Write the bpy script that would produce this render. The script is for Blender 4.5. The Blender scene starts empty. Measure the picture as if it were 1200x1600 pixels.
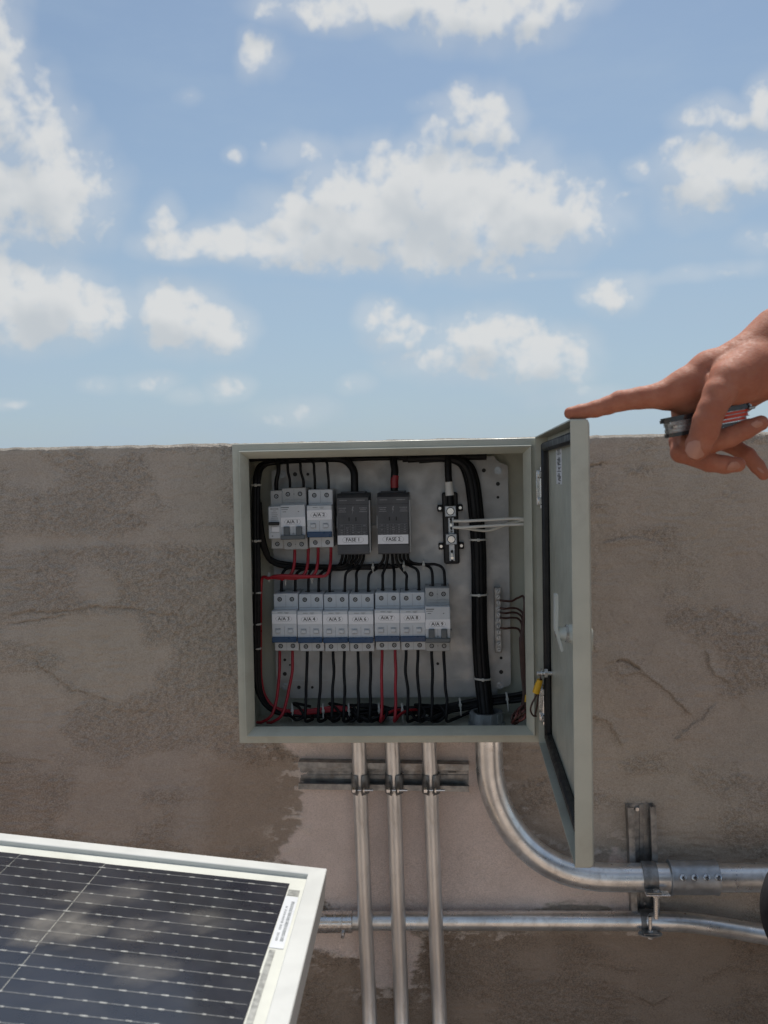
import bpy, bmesh, math, random
import numpy as np
from mathutils import Vector, Matrix
random.seed(7); np.random.seed(7)
R = math.radians
S = bpy.context.scene
COL = S.collection

# ------------------------------------------------------------------ camera
YAW, PITCH, ROLL, FPX, ZC = 0.0545, 0.0389, 0.0191, 1450.0, 1.05
cy, sy, cp, sp = math.cos(YAW), math.sin(YAW), math.cos(PITCH), math.sin(PITCH)
F_ = Vector((-sy*cp, cy*cp, -sp)); r0 = Vector((cy, sy, 0)); u0 = r0.cross(F_)
R_ = r0*math.cos(ROLL) - u0*math.sin(ROLL); U_ = u0*math.cos(ROLL) + r0*math.sin(ROLL)
cam = bpy.data.cameras.new('camera'); cam_o = bpy.data.objects.new('camera', cam); COL.objects.link(cam_o)
cam_o.matrix_world = Matrix(((R_.x, U_.x, -F_.x, 0), (R_.y, U_.y, -F_.y, 0), (R_.z, U_.z, -F_.z, ZC), (0, 0, 0, 1)))
cam.sensor_fit = 'VERTICAL'; cam.sensor_height = 36.0; cam.lens = 36.0*FPX/1600
cam.clip_start = 0.02; cam.clip_end = 8000
cam.dof.use_dof = True; cam.dof.focus_distance = 1.27; cam.dof.aperture_fstop = 11.0
S.camera = cam_o

def at(px, py, Y):
    """world point on the plane y = Y whose measured photograph position is (px, py)"""
    d = F_ + R_*((px-600)/FPX) + U_*((800-py)/FPX)
    t = Y/d.y
    return Vector((d.x*t, Y, d.z*t + ZC))
def az_el(px, py):
    d = (F_ + R_*((px-600)/FPX) + U_*((800-py)/FPX)).normalized()
    return math.atan2(d.x, d.y), math.asin(d.z)

# ------------------------------------------------------------------ sun, sky, exposure
SUN_DIR = Vector((0.05, 0.42, 0.91)).normalized()
SUN_EL = math.asin(SUN_DIR.z); SUN_AZ = math.atan2(SUN_DIR.x, SUN_DIR.y)
sun = bpy.data.lights.new('sun', 'SUN'); sun.energy = 4.2; sun.angle = R(0.53); sun.color = (1.0, 0.955, 0.89)
sun_o = bpy.data.objects.new('sun', sun); COL.objects.link(sun_o)
sun_o.rotation_euler = SUN_DIR.to_track_quat('Z', 'Y').to_euler(); sun_o.location = (0, 0, 6)
S.view_settings.view_transform = 'Standard'; S.view_settings.look = 'None'
S.view_settings.gamma = 1.0; S.view_settings.use_curve_mapping = False
S.view_settings.exposure = 0.0
S.cycles.max_bounces = 7; S.cycles.diffuse_bounces = 4; S.cycles.glossy_bounces = 3; S.cycles.transparent_max_bounces = 8; S.cycles.transmission_bounces = 2
SKY_STRENGTH = 0.10
CLOUD_LIT = (7.1, 7.2, 7.2); CLOUD_SHADE = (5.2, 5.6, 5.95)

class NT:
    """tiny helper to write node trees"""
    def __init__(s, t): s.t = t
    def n(s, ty, **kw):
        nd = s.t.nodes.new(ty)
        ins = kw.pop('ins', {})
        for k, v in kw.items(): setattr(nd, k, v)
        for k, v in ins.items():
            if hasattr(v, 'is_output') or isinstance(v, bpy.types.NodeSocket): s.t.links.new(v, nd.inputs[k])
            else: nd.inputs[k].default_value = v
        return nd
    def m(s, op, a, b=0.0, c=0.0, clamp=False):
        nd = s.n('ShaderNodeMath', operation=op, ins={0: a, 1: b, 2: c}); nd.use_clamp = clamp
        return nd.outputs[0]
    def vm(s, op, a, b=(0, 0, 0), c=(0, 0, 0)):
        nd = s.n('ShaderNodeVectorMath', operation=op, ins={0: a, 1: b, 2: c})
        return nd.outputs['Value'] if op in ('LENGTH', 'DISTANCE', 'DOT_PRODUCT') else nd.outputs[0]
    def noise(s, vec, scale, detail=4, rough=0.55, dist=0.0):
        return s.n('ShaderNodeTexNoise', ins={'Vector': vec, 'Scale': scale, 'Detail': detail, 'Roughness': rough, 'Distortion': dist})
    def ss(s, x, a, b, lo=0.0, hi=1.0):
        nd = s.n('ShaderNodeMapRange', interpolation_type='SMOOTHSTEP', ins={0: x, 1: a, 2: b, 3: lo, 4: hi})
        return nd.outputs[0]
    def mix(s, f, a, b, mode='MIX'):
        nd = s.n('ShaderNodeMix', data_type='RGBA', blend_type=mode)
        for k, v in ((0, f), (6, a), (7, b)):
            if isinstance(v, bpy.types.NodeSocket): s.t.links.new(v, nd.inputs[k])
            else: nd.inputs[k].default_value = v if k == 0 else (tuple(v) + (1,))[:4]
        return nd.outputs[2]

# clouds of the photograph as soft lobes in direction space: px, py, rx, ry, weight
LOBES = [
 (690,318,150,72,1.0),(590,350,150,50,1.0),(500,370,120,38,.9),(400,378,110,24,.85),(300,378,70,22,.8),(255,345,26,34,.6),
 (800,330,120,56,.95),(880,335,70,46,.8),(560,395,150,26,.8),(700,385,130,40,.8),(735,415,80,18,.6),(530,300,60,42,.8),
 (455,330,48,36,.55),(655,255,55,42,.75),(760,190,46,34,.8),(720,175,30,34,.6),(700,205,50,30,.55),(680,160,40,14,.35),
 (600,225,80,20,.34),(475,238,70,26,.42),(368,236,22,16,.34),
 (40,225,66,80,.75),(95,300,70,65,.78),(5,150,50,70,.7),(15,310,80,64,.8),(120,355,56,30,.45),(0,60,34,60,.75),
 (70,470,80,50,.95),(20,465,70,55,.85),(140,485,65,36,.85),(40,510,90,34,.65),(195,492,40,22,.55),
 (290,500,60,44,.95),(335,515,46,36,.85),(270,480,26,30,.7),(310,540,60,22,.5),
 (590,495,34,28,.7),(625,520,48,30,.7),(760,525,70,36,.8),(830,560,80,38,.85),(720,560,80,34,.65),(880,570,50,34,.6),(660,570,60,26,.45),
 (640,0,160,28,.85),(560,15,110,24,.7),(760,20,110,40,.85),(440,5,60,18,.5),(730,50,50,22,.6),(850,0,90,24,.7),
 (415,82,34,28,.62),(395,60,24,24,.38),(295,148,24,14,.26),
 (965,455,48,28,.62),(995,440,26,20,.5),(920,465,26,16,.3),
 (1100,275,60,48,.85),(1160,270,50,40,.75),(1085,250,40,30,.65),(1075,222,34,14,.45),(1100,178,44,22,.65),(1150,185,50,22,.55),(1195,160,24,34,.75),
 (1000,265,30,18,.4),(950,300,60,12,.22),
 (355,606,36,20,.6),(235,598,40,14,.5),(285,616,30,14,.4),(155,598,26,14,.35),(560,602,26,16,.45),(460,645,70,24,.35),(900,620,70,20,.3),
 (10,632,40,10,.4),(1080,430,150,14,.22),(800,430,110,10,.2),(1190,378,40,20,.3),
]
def build_world():
    w = bpy.data.worlds.new('World'); S.world = w; w.use_nodes = True
    t = w.node_tree; t.nodes.clear(); N = NT(t)
    out = N.n('ShaderNodeOutputWorld'); bg = N.n('ShaderNodeBackground', ins={'Strength': SKY_STRENGTH})
    sky = N.n('ShaderNodeTexSky', sky_type='NISHITA'); sky.sun_disc = False
    sky.sun_elevation = SUN_EL; sky.sun_rotation = SUN_AZ
    sky.altitude = 200; sky.air_density = 1.0; sky.dust_density = 1.6; sky.ozone_density = 1.6
    # group: cloud density for a direction given as (azimuth, elevation, 0)
    g = bpy.data.node_groups.new('cloud_density', 'ShaderNodeTree')
    g.interface.new_socket('P', in_out='INPUT', socket_type='NodeSocketVector')
    g.interface.new_socket('D', in_out='OUTPUT', socket_type='NodeSocketFloat'); g.interface.new_socket('M', in_out='OUTPUT', socket_type='NodeSocketFloat')
    G = NT(g); gi = G.n('NodeGroupInput'); go = G.n('NodeGroupOutput'); P = gi.outputs[0]
    warp = G.noise(P, 9.0, 3, 0.5).outputs['Color']
    wv = G.vm('MULTIPLY_ADD', warp, (0.040, 0.026, 0), (-0.020, -0.013, 0))
    PW = G.vm('ADD', P, wv)
    acc = None
    for (px, py, rx, ry, wt) in LOBES:
        a, e = az_el(px, py); ir = (FPX/rx/1.08, FPX/ry/1.08, 0)
        q = G.vm('MULTIPLY_ADD', PW, ir, (-a*ir[0], -e*ir[1], 0))
        L = G.vm('DOT_PRODUCT', q, q)
        v = G.m('MULTIPLY_ADD', L, -0.62, wt*1.15)
        acc = v if acc is None else G.n('ShaderNodeMath', operation='SMOOTH_MAX', ins={0: acc, 1: v, 2: 0.16}).outputs[0]
    # the rest of the sky: scattered cumulus of the same kind, by broad noise
    sep = G.n('ShaderNodeSeparateXYZ', ins={0: P})
    front = G.ss(G.m('ABSOLUTE', sep.outputs[0]), 0.36, 0.50)
    up = G.ss(sep.outputs[1], 0.50, 0.62)
    gen = G.ss(G.noise(P, 3.1, 2, 0.5).outputs[0], 0.36, 0.72, -0.6, 0.95)
    sel = G.m('MAXIMUM', front, up)
    genm = G.m('MULTIPLY_ADD', sel, 1.6, -1.6)
    rest = G.m('ADD', gen, genm)
    acc = G.m('MAXIMUM', acc, rest); acc = G.m('MAXIMUM', acc, -0.8)
    f1 = G.n('ShaderNodeTexNoise', ins={'Vector': P, 'Scale': 30.0, 'Detail': 8.0, 'Roughness': 0.52, 'Distortion': 0.15}).outputs[0]
    f2 = G.noise(P, 60.0, 5, 0.6).outputs[0]
    d = G.m('MULTIPLY_ADD', f1, 1.9, -0.95)
    d = G.m('ADD', d, G.m('MULTIPLY_ADD', f2, 0.55, -0.275))
    d = G.m('ADD', acc, d)
    fs = G.noise(P, 22.0, 2.5, 0.5).outputs[0]
    g.links.new(d, go.inputs[0]); g.links.new(G.m('ADD', acc, G.m('MULTIPLY_ADD', fs, 1.5, -0.75)), go.inputs[1])
    tc = N.n('ShaderNodeTexCoord'); nv = N.vm('NORMALIZE', tc.outputs['Generated'])
    s3 = N.n('ShaderNodeSeparateXYZ', ins={0: nv})
    az = N.m('ARCTAN2', s3.outputs[0], s3.outputs[1]); el = N.m('ARCSINE', s3.outputs[2])
    P0 = N.n('ShaderNodeCombineXYZ', ins={0: az, 1: el}).outputs[0]
    def dens(v):
        gn = N.n('ShaderNodeGroup'); gn.node_tree = g; t.links.new(v, gn.inputs[0]); return gn.outputs[0], gn.outputs[1]
    d0, m0 = dens(P0); d1, m1 = dens(N.vm('ADD', P0, (0.010, 0.030, 0)))
    halo = N.ss(m0, -0.65, 0.85, 0.0, 0.34)
    alpha = N.m('MAXIMUM', halo, N.ss(d0, 0.08, 0.92))
    alpha = N.m('MULTIPLY', alpha, N.ss(el, -0.02, 0.16, 0.35, 0.94))
    lit = N.ss(N.m('SUBTRACT', m0, m1), -0.45, 0.55)
    core = N.ss(m1, 0.3, 1.4, 1.0, 0.2)
    lit = N.m('MULTIPLY_ADD', lit, 0.55, N.m('MULTIPLY', core, 0.5), clamp=True)
    ccol = N.mix(lit, CLOUD_SHADE, CLOUD_LIT)
    # thin high veil / hot-season haze that whitens the sky towards the horizon
    veil = N.ss(N.noise(N.vm('MULTIPLY', P0, (3.0, 9.0, 1)), 1.6, 5, 0.6).outputs[0], 0.35, 0.8, 0.0, 0.22)
    hz = N.ss(el, 0.0, 0.52, 0.66, 0.10)
    base = N.mix(N.m('ADD', veil, hz, clamp=True), sky.outputs[0], (4.55, 5.3, 6.6))
    base = N.mix(1.0, base, (.87, .955, .955), 'MULTIPLY')
    colr = N.mix(alpha, base, ccol)
    t.links.new(colr, bg.inputs['Color']); t.links.new(bg.outputs[0], out.inputs[0])
    w.cycles.sampling_method = 'MANUAL'; w.cycles.sample_map_resolution = 1024
build_world()

# ------------------------------------------------------------------ materials
def new_mat(name):
    m = bpy.data.materials.new(name); m.use_nodes = True
    t = m.node_tree; b = t.nodes['Principled BSDF']; return m, NT(t), b
def mat(name, col, rough=0.5, metal=0.0, var=0.12, scale=40, bump=0.0, bscale=300, rvar=0.12, grime=None, gamt=0.0, gscale=14, coat=0.0, spec=0.5, stretch=(1, 1, 1)):
    m, N, b = new_mat(name)
    tc = N.n('ShaderNodeTexCoord').outputs['Object']
    tc = N.vm('MULTIPLY', tc, stretch)
    n1 = N.noise(tc, scale, 5, 0.6).outputs[0]
    lo = tuple(c*(1-var) for c in col); hi = tuple(min(1, c*(1+var)) for c in col)
    c = N.mix(N.ss(n1, 0.3, 0.7), lo, hi)
    if grime:
        g = N.ss(N.noise(tc, gscale, 7, 0.68, 0.4).outputs[0], 0.50, 0.72, 0, gamt)
        c = N.mix(g, c, grime)
    N.t.links.new(c, b.inputs['Base Color'])
    n2 = N.noise(tc, scale*1.7, 4, 0.6).outputs[0]
    N.t.links.new(N.ss(n2, 0.25, 0.75, max(0.02, rough-rvar), min(1, rough+rvar)), b.inputs['Roughness'])
    b.inputs['Metallic'].default_value = metal
    b.inputs['Coat Weight'].default_value = coat
    b.inputs['Specular IOR Level'].default_value = spec
    if bump:
        bn = N.n('ShaderNodeBump', ins={'Strength': bump, 'Distance': 0.001, 'Height': N.noise(tc, bscale, 3, 0.6).outputs[0]})
        N.t.links.new(bn.outputs[0], b.inputs['Normal'])
    return m
M = {}
M['paint'] = mat('pale_enclosure_paint', (.455, .46, .385), .40, var=.07, scale=14, bump=.16, bscale=700, grime=(.30, .27, .22), gamt=.32, gscale=16)
M['latch'] = mat('lit_latch_paint', (.66, .68, .63), .4, var=.04)  # latch colour lightened to carry the light falling on it from above
M['plate'] = mat('galvanised_sheet', (.44, .445, .445), .5, .45, var=.12, scale=26, grime=(.42, .37, .33), gamt=.5, gscale=20)
M['galv'] = mat('galvanised_conduit', (.71, .71, .705), .37, .85, var=.14, scale=34, rvar=.06, grime=(.36, .32, .28), gamt=.42, gscale=55, stretch=(1, 1, .3))  # scuffs and grime, stretched into brown streaks that imitate reflections
M['galv_clean'] = mat('bright_galvanised_pipe', (.74, .75, .75), .31, .9, var=.14, scale=30, rvar=.06, grime=(.40, .37, .33), gamt=.5, gscale=50)
M['strut'] = mat('weathered_strut_steel', (.30, .305, .305), .44, .85, var=.3, scale=70, bump=.2, bscale=400, grime=(.24, .20, .17), gamt=.8, gscale=30)
M['steel'] = mat('bright_steel', (.72, .72, .72), .25, 1.0, var=.08, scale=120)
M['alu'] = mat('anodised_aluminium', (.58, .585, .56), .45, .0, var=.03, scale=20, bump=.05, bscale=600, grime=(.6, .57, .5), gamt=.25, gscale=12)
M['white'] = mat('white_breaker_plastic', (.56, .585, .61), .42, var=.04, scale=30, grime=(.42, .40, .37), gamt=.25, gscale=30)
M['lgrey'] = mat('light_grey_breaker_plastic', (.41, .42, .42), .45, var=.05, scale=30, grime=(.34, .32, .30), gamt=.25, gscale=30)
M['toggle'] = mat('slate_toggle_plastic', (.10, .115, .125), .4, var=.06)
M['dgrey'] = mat('dark_grey_block_plastic', (.062, .064, .070), .5, var=.08, scale=40, bump=.1, bscale=900)
M['print'] = mat('pale_grey_print', (.20, .20, .21), .6, var=.2, scale=300)
M['sprint'] = mat('grey_print', (.30, .31, .32), .6, var=.2, scale=300)
M['blue'] = mat('navy_handle_plastic', (.014, .050, .12), .35, var=.08)
M['rubber'] = mat('black_rubber', (.012, .012, .013), .55, var=.15)
M['cable'] = mat('black_cable_jacket', (.005, .005, .006), .5, var=.2, scale=60, rvar=.08, spec=.28)
M['red'] = mat('red_cable_jacket', (.33, .012, .022), .38, var=.1, scale=60)
M['label'] = mat('white_label_tape', (.78, .78, .80), .35, var=.02)
M['ink'] = mat('black_ink', (.012, .012, .012), .6, var=.05)
M['nylon'] = mat('natural_nylon', (.48, .475, .44), .4, var=.06)
M['wwire'] = mat('white_cable_jacket', (.68, .67, .62), .4, var=.06)
M['brown'] = mat('brown_wire_jacket', (.055, .022, .016), .42, var=.25)
M['maroon'] = mat('maroon_wire_jacket', (.16, .045, .04), .42, var=.25)
M['yellow'] = mat('yellow_plastic', (.72, .42, .02), .4, var=.06)
M['zinc'] = mat('cast_zinc', (.42, .45, .48), .42, .85, var=.15, scale=60)
M['whitetape'] = mat('white_tape', (.66, .65, .62), .5, var=.05)
M['redtape'] = mat('red_tape', (.26, .014, .02), .45, var=.08)
M['back'] = mat('cream_backsheet', (.70, .69, .62), .55, var=.04, scale=30, grime=(.55, .52, .42), gamt=.4, gscale=10)
M['cell'] = mat('silicon_cell', (.010, .011, .020), .30, var=.25, scale=15, rvar=.05)
M['ribbon'] = mat('tinned_ribbon', (.36, .355, .335), .42, .3, var=.3, scale=160)
M['ribbon_dull'] = mat('dull_tinned_ribbon', (.20, .20, .20), .42, .4, var=.3, scale=160)
M['toolblack'] = mat('black_tool_scale', (.02, .02, .022), .18, var=.1, coat=.4)
M['toolred'] = mat('red_tool_liner', (.55, .05, .02), .35, var=.1)
M['toolsteel'] = mat('tool_steel', (.34, .335, .33), .34, 1.0, var=.3, scale=200)
M['trousers'] = mat('black_trouser_cloth', (.014, .014, .020), .85, var=.2, scale=60, bump=.3, bscale=700)
M['shirt'] = mat('navy_shirt_cloth', (.03, .04, .075), .85, var=.15, scale=60, bump=.3, bscale=700)
M['hair'] = mat('dark_hair', (.012, .009, .007), .5, var=.2, scale=200)
M['shoe'] = mat('brown_shoe_leather', (.06, .035, .02), .5, var=.15)
M['nail'] = mat('nail', (.43, .20, .135), .36, var=.05)
M['floor'] = mat('terracotta_roof_coating', (.50, .385, .30), .8, var=.15, scale=1.5, bump=.4, bscale=60, grime=(.30, .24, .20), gamt=.5, gscale=.8)
M['ground'] = mat('dry_ground', (.24, .22, .17), .95, var=.3, scale=.02, grime=(.10, .12, .05), gamt=.8, gscale=.006)

def skin_mat():
    m, N, b = new_mat('skin')
    tc = N.n('ShaderNodeTexCoord').outputs['Object']
    c = N.mix(N.ss(N.noise(tc, 45, 5, .6).outputs[0], .3, .7), (.35, .126, .074), (.425, .178, .112))
    c = N.mix(N.ss(N.noise(tc, 190, 3, .6).outputs[0], .45, .75, 0, .35), c, (.34, .115, .075))
    N.t.links.new(c, b.inputs['Base Color'])
    N.t.links.new(N.ss(N.noise(tc, 300, 3).outputs[0], .3, .7, .58, .75), b.inputs['Roughness'])
    b.inputs['Specular IOR Level'].default_value = .28
    b.inputs['Subsurface Weight'].default_value = .30
    b.inputs['Subsurface Radius'].default_value = (.010, .0035, .0018)
    b.inputs['Subsurface Scale'].default_value = 1.0
    v = N.n('ShaderNodeTexVoronoi', ins={'Vector': tc, 'Scale': 620}).outputs[0]
    h = N.m('MULTIPLY_ADD', v, .5, N.m('MULTIPLY', N.noise(N.vm('MULTIPLY', tc, (1, .6, .6)), 170, 4, .65).outputs[0], 1.2))
    bn = N.n('ShaderNodeBump', ins={'Strength': .22, 'Distance': .0010, 'Height': h})
    N.t.links.new(bn.outputs[0], b.inputs['Normal'])
    return m
M['skin'] = skin_mat()

def plaster_mat():
    m, N, b = new_mat('cement_plaster')
    tc = N.n('ShaderNodeTexCoord').outputs['Object']
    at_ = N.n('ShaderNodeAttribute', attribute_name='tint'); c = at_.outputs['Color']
    n = N.noise(tc, 26, 8, .68, .3).outputs[0]
    c = N.mix(N.ss(n, .3, .7), c, N.mix(1.0, c, (.90, .895, .89), 'MULTIPLY'))
    n3 = N.noise(tc, 5, 5, .6).outputs[0]
    c = N.mix(N.ss(n3, .42, .66, 0, .2), c, N.mix(1.0, c, (1.08, .99, .93), 'MULTIPLY'))
    sp_ = N.ss(N.noise(tc, 420, 2, .5).outputs[0], .60, .72, 0, .45)
    c = N.mix(sp_, c, N.mix(1.0, c, (.55, .53, .52), 'MULTIPLY'))
    sp2 = N.ss(N.noise(N.vm('ADD', tc, (7, 3, 1)), 330, 2, .5).outputs[0], .69, .76, 0, .4)
    c = N.mix(sp2, c, (.46, .43, .39))
    rg0 = N.n('ShaderNodeAttribute', attribute_name='rough').outputs['Fac']
    sand = N.ss(N.n('ShaderNodeTexNoise', ins={'Vector': N.vm('MULTIPLY', tc, (.75, 1, 1)), 'Scale': 560, 'Detail': 3.0, 'Roughness': .75}).outputs[0], .34, .66)
    c = N.mix(N.m('MULTIPLY_ADD', rg0, .65, .30, clamp=True), c, N.mix(sand, N.mix(1.0, c, (.72, .71, .70), 'MULTIPLY'), N.mix(1.0, c, (1.25, 1.25, 1.25), 'MULTIPLY')))
    N.t.links.new(c, b.inputs['Base Color'])
    b.inputs['Roughness'].default_value = .9; b.inputs['Specular IOR Level'].default_value = .25
    rg = N.n('ShaderNodeAttribute', attribute_name='rough').outputs['Fac']
    g1 = N.noise(tc, 520, 3, .7).outputs[0]
    g2 = N.noise(N.vm('MULTIPLY', tc, (.35, 1, 1)), 190, 4, .65).outputs[0]
    h = N.m('ADD', N.m('MULTIPLY', g1, .8), N.m('MULTIPLY', g2, 1.1))
    h = N.m('MULTIPLY', h, N.m('MULTIPLY_ADD', rg, .85, .15))
    bn = N.n('ShaderNodeBump', ins={'Strength': .9, 'Distance': .0022, 'Height': h})
    N.t.links.new(bn.outputs[0], b.inputs['Normal'])
    return m
M['plaster'] = plaster_mat()

def glass_mat():
    m, N, b = new_mat('dusty_panel_glass')
    t = N.t; t.nodes.remove(b); out = [n for n in t.nodes if n.type == 'OUTPUT_MATERIAL'][0]
    tc = N.n('ShaderNodeTexCoord').outputs['Object']
    tr = N.n('ShaderNodeBsdfTransparent', ins={'Color': (.95, .96, .96, 1)})
    gl = N.n('ShaderNodeBsdfGlossy', ins={'Color': (1, 1, 1, 1), 'Roughness': .12})
    fr = N.n('ShaderNodeFresnel', ins={'IOR': 1.30}).outputs[0]
    mx = N.n('ShaderNodeMixShader', ins={0: N.m('MULTIPLY', fr, .06), 1: tr.outputs[0], 2: gl.outputs[0]})
    df = N.n('ShaderNodeBsdfDiffuse', ins={'Color': (.52, .48, .42, 1)})
    film = N.ss(N.noise(tc, 9, 6, .6).outputs[0], .35, .8, .002, .012)
    at_ = N.n('ShaderNodeAttribute', attribute_name='stain').outputs['Fac']
    st = N.m('MULTIPLY', at_, N.ss(N.noise(tc, 60, 5, .6).outputs[0], .2, .75, .3, 1.0))
    mx2 = N.n('ShaderNodeMixShader', ins={0: N.m('ADD', film, st, clamp=True), 1: mx.outputs[0], 2: df.outputs[0]})
    t.links.new(mx2.outputs[0], out.inputs[0])
    return m
M['glass'] = glass_mat()

# ------------------------------------------------------------------ mesh helpers
def cat(pts, n=6):
    """Catmull-Rom through the points"""
    P = [Vector(p) for p in pts]
    if len(P) < 3: return P
    Q = [P[0]*2-P[1]] + P + [P[-1]*2-P[-2]]
    out = []
    for i in range(1, len(Q)-2):
        a, b, c, d = Q[i-1:i+3]
        for k in range(n):
            t = k/n
            out.append(.5*((2*b) + (c-a)*t + (2*a-5*b+4*c-d)*t*t + (3*b-a-3*c+d)*t**3))
    out.append(P[-1]); return out
ORG = {}
TINY = {'seam', 'parting_line', 'terminal_recess', 'terminal_screw', 'print', 'groove', 'joint', 'slot', 'lettering', 'rib'}
class MB:
    def __init__(s): s.v = []; s.f = []
    def add(s, vs, fs):
        o = len(s.v); s.v += [Vector(v) for v in vs]; s.f += [tuple(i+o for i in f) for f in fs]; return s
    def box(s, c, d, bev=0.0, rot=None):
        c = Vector(c); h = Vector(d)/2; b = min(bev, min(h)*.9)
        vs = []; idx = {}
        for sx in (-1, 1):
            for sy_ in (-1, 1):
                for sz in (-1, 1):
                    sg = (sx, sy_, sz)
                    for a in range(3):
                        p = Vector([sg[k]*(h[k] - (0 if k == a else b)) for k in range(3)])
                        if b == 0 and a > 0: idx[sg+(a,)] = idx[sg+(0,)]; continue
                        idx[sg+(a,)] = len(vs); vs.append(p)
        fs = []
        for a in range(3):
            o1, o2 = (a+1) % 3, (a+2) % 3
            for sg in (-1, 1):
                q = []
                for s1, s2 in ((-1, -1), (1, -1), (1, 1), (-1, 1)):
                    k = [0]*3; k[a] = sg; k[o1] = s1; k[o2] = s2; q.append(idx[tuple(k)+(a,)])
                fs.append(q if sg > 0 else q[::-1])
            if b:
                for s1 in (-1, 1):
                    for s2 in (-1, 1):
                        k0 = [0]*3; k0[o1] = s1; k0[o2] = s2; k1 = k0[:]; k0[a] = -1; k1[a] = 1
                        fs.append([idx[tuple(k0)+(o1,)], idx[tuple(k1)+(o1,)], idx[tuple(k1)+(o2,)], idx[tuple(k0)+(o2,)]])
        if b:
            for sx in (-1, 1):
                for sy_ in (-1, 1):
                    for sz in (-1, 1): fs.append([idx[(sx, sy_, sz, a)] for a in range(3)])
        if rot is not None: vs = [rot @ v for v in vs]
        return s.add([v+c for v in vs], fs)
    def tube(s, pts, r, n=10, cap=True, flat=None):
        P = [Vector(p) for p in pts]; rs = r if isinstance(r, (list, tuple)) else [r]*len(P)
        T = [(P[min(i+1, len(P)-1)]-P[max(i-1, 0)]).normalized() for i in range(len(P))]
        up = Vector((0, 0, 1)) if abs(T[0].z) < .9 else Vector((0, 1, 0))
        A = (up - T[0]*up.dot(T[0])).normalized(); vs = []; fs = []
        for i, p in enumerate(P):
            A = (A - T[i]*A.dot(T[i])).normalized(); B = T[i].cross(A)
            for k in range(n):
                a = 2*math.pi*k/n; vs.append(p + (A*math.cos(a) + B*math.sin(a))*rs[i])
        for i in range(len(P)-1):
            for k in range(n): fs.append((i*n+k, i*n+(k+1) % n, (i+1)*n+(k+1) % n, (i+1)*n+k))
        if cap: fs += [tuple(range(n))[::-1], tuple((len(P)-1)*n+k for k in range(n))]
        return s.add(vs, fs)
    def cyl(s, a, b, r, r2=None, n=16): return s.tube([a, b], [r, r if r2 is None else r2], n)
    def ring(s, c, ax, ro, ri, h, n=24):
        c = Vector(c); ax = Vector(ax).normalized()
        u = ax.orthogonal().normalized(); w = ax.cross(u); vs = []; fs = []
        for k in range(n):
            d = u*math.cos(2*math.pi*k/n) + w*math.sin(2*math.pi*k/n)
            vs += [c+d*ro, c+d*ro+ax*h, c+d*ri+ax*h, c+d*ri]
        for k in range(n):
            j = (k+1) % n
            for q in range(4): fs.append((k*4+q, j*4+q, j*4+(q+1) % 4, k*4+(q+1) % 4))
        return s.add(vs, fs)
    def prism(s, poly, vec):
        n = len(poly); vec = Vector(vec); P = [Vector(p) for p in poly]
        fs = [tuple(range(n))[::-1], tuple(range(n, 2*n))] + [(i, (i+1) % n, n+(i+1) % n, n+i) for i in range(n)]
        return s.add(P + [p+vec for p in P], fs)
    def sphere(s, c, r, n=12, sq=(1, 1, 1)):
        c = Vector(c); vs = []; fs = []; m = n//2
        for i in range(m+1):
            for k in range(n):
                a, b = math.pi*i/m, 2*math.pi*k/n
                vs.append(c+Vector((math.sin(a)*math.cos(b)*sq[0], math.sin(a)*math.sin(b)*sq[1], math.cos(a)*sq[2]))*r)
        for i in range(m):
            for k in range(n): fs.append((i*n+k, i*n+(k+1) % n, (i+1)*n+(k+1) % n, (i+1)*n+k))
        return s.add(vs, fs)
    def build(s, name, m, parent=None, loc=None, ang=38, local=False):
        me = bpy.data.meshes.new(name)
        if parent is not None: org = Vector((0, 0, 0)) if local else ORG[parent]
        else:
            if loc is None:
                lo = Vector([min(v[k] for v in s.v) for k in range(3)]); hi = Vector([max(v[k] for v in s.v) for k in range(3)])
                loc = Vector(((lo.x+hi.x)/2, (lo.y+hi.y)/2, lo.z))
            org = Vector(loc)
        me.from_pydata([v-org for v in s.v], [], s.f)
        bm = bmesh.new(); bm.from_mesh(me); bmesh.ops.remove_doubles(bm, verts=bm.verts, dist=1e-6)
        bmesh.ops.recalc_face_normals(bm, faces=bm.faces); bm.to_mesh(me); bm.free()
        me.polygons.foreach_set('use_smooth', [True]*len(me.polygons)); me.set_sharp_from_angle(angle=R(ang))
        me.materials.append(m)
        o = bpy.data.objects.new(name, me); COL.objects.link(o)
        if name in TINY: o['kind'] = 'stuff'
        if parent is not None: o.parent = parent; ORG[o] = ORG.get(parent, Vector((0, 0, 0)))
        else: o.location = org; ORG[o] = org
        return o
def tag(o, label, category, group=None):
    o['label'] = label; o['category'] = category
    if group: o['group'] = group
    return o
def thing(name, label, category, loc, group=None):
    o = bpy.data.objects.new(name, None); COL.objects.link(o); o.empty_display_size = .02
    o.location = loc; ORG[o] = Vector(loc); return tag(o, label, category, group)
def structure(o): o['kind'] = 'structure'; return o
def copy_part(o, parent):
    c = o.copy(); COL.objects.link(c); c.parent = parent; ORG[c] = ORG.get(parent)
    for ch in list(o.children): copy_part(ch, c)
    return c
_txt = {}
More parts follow.
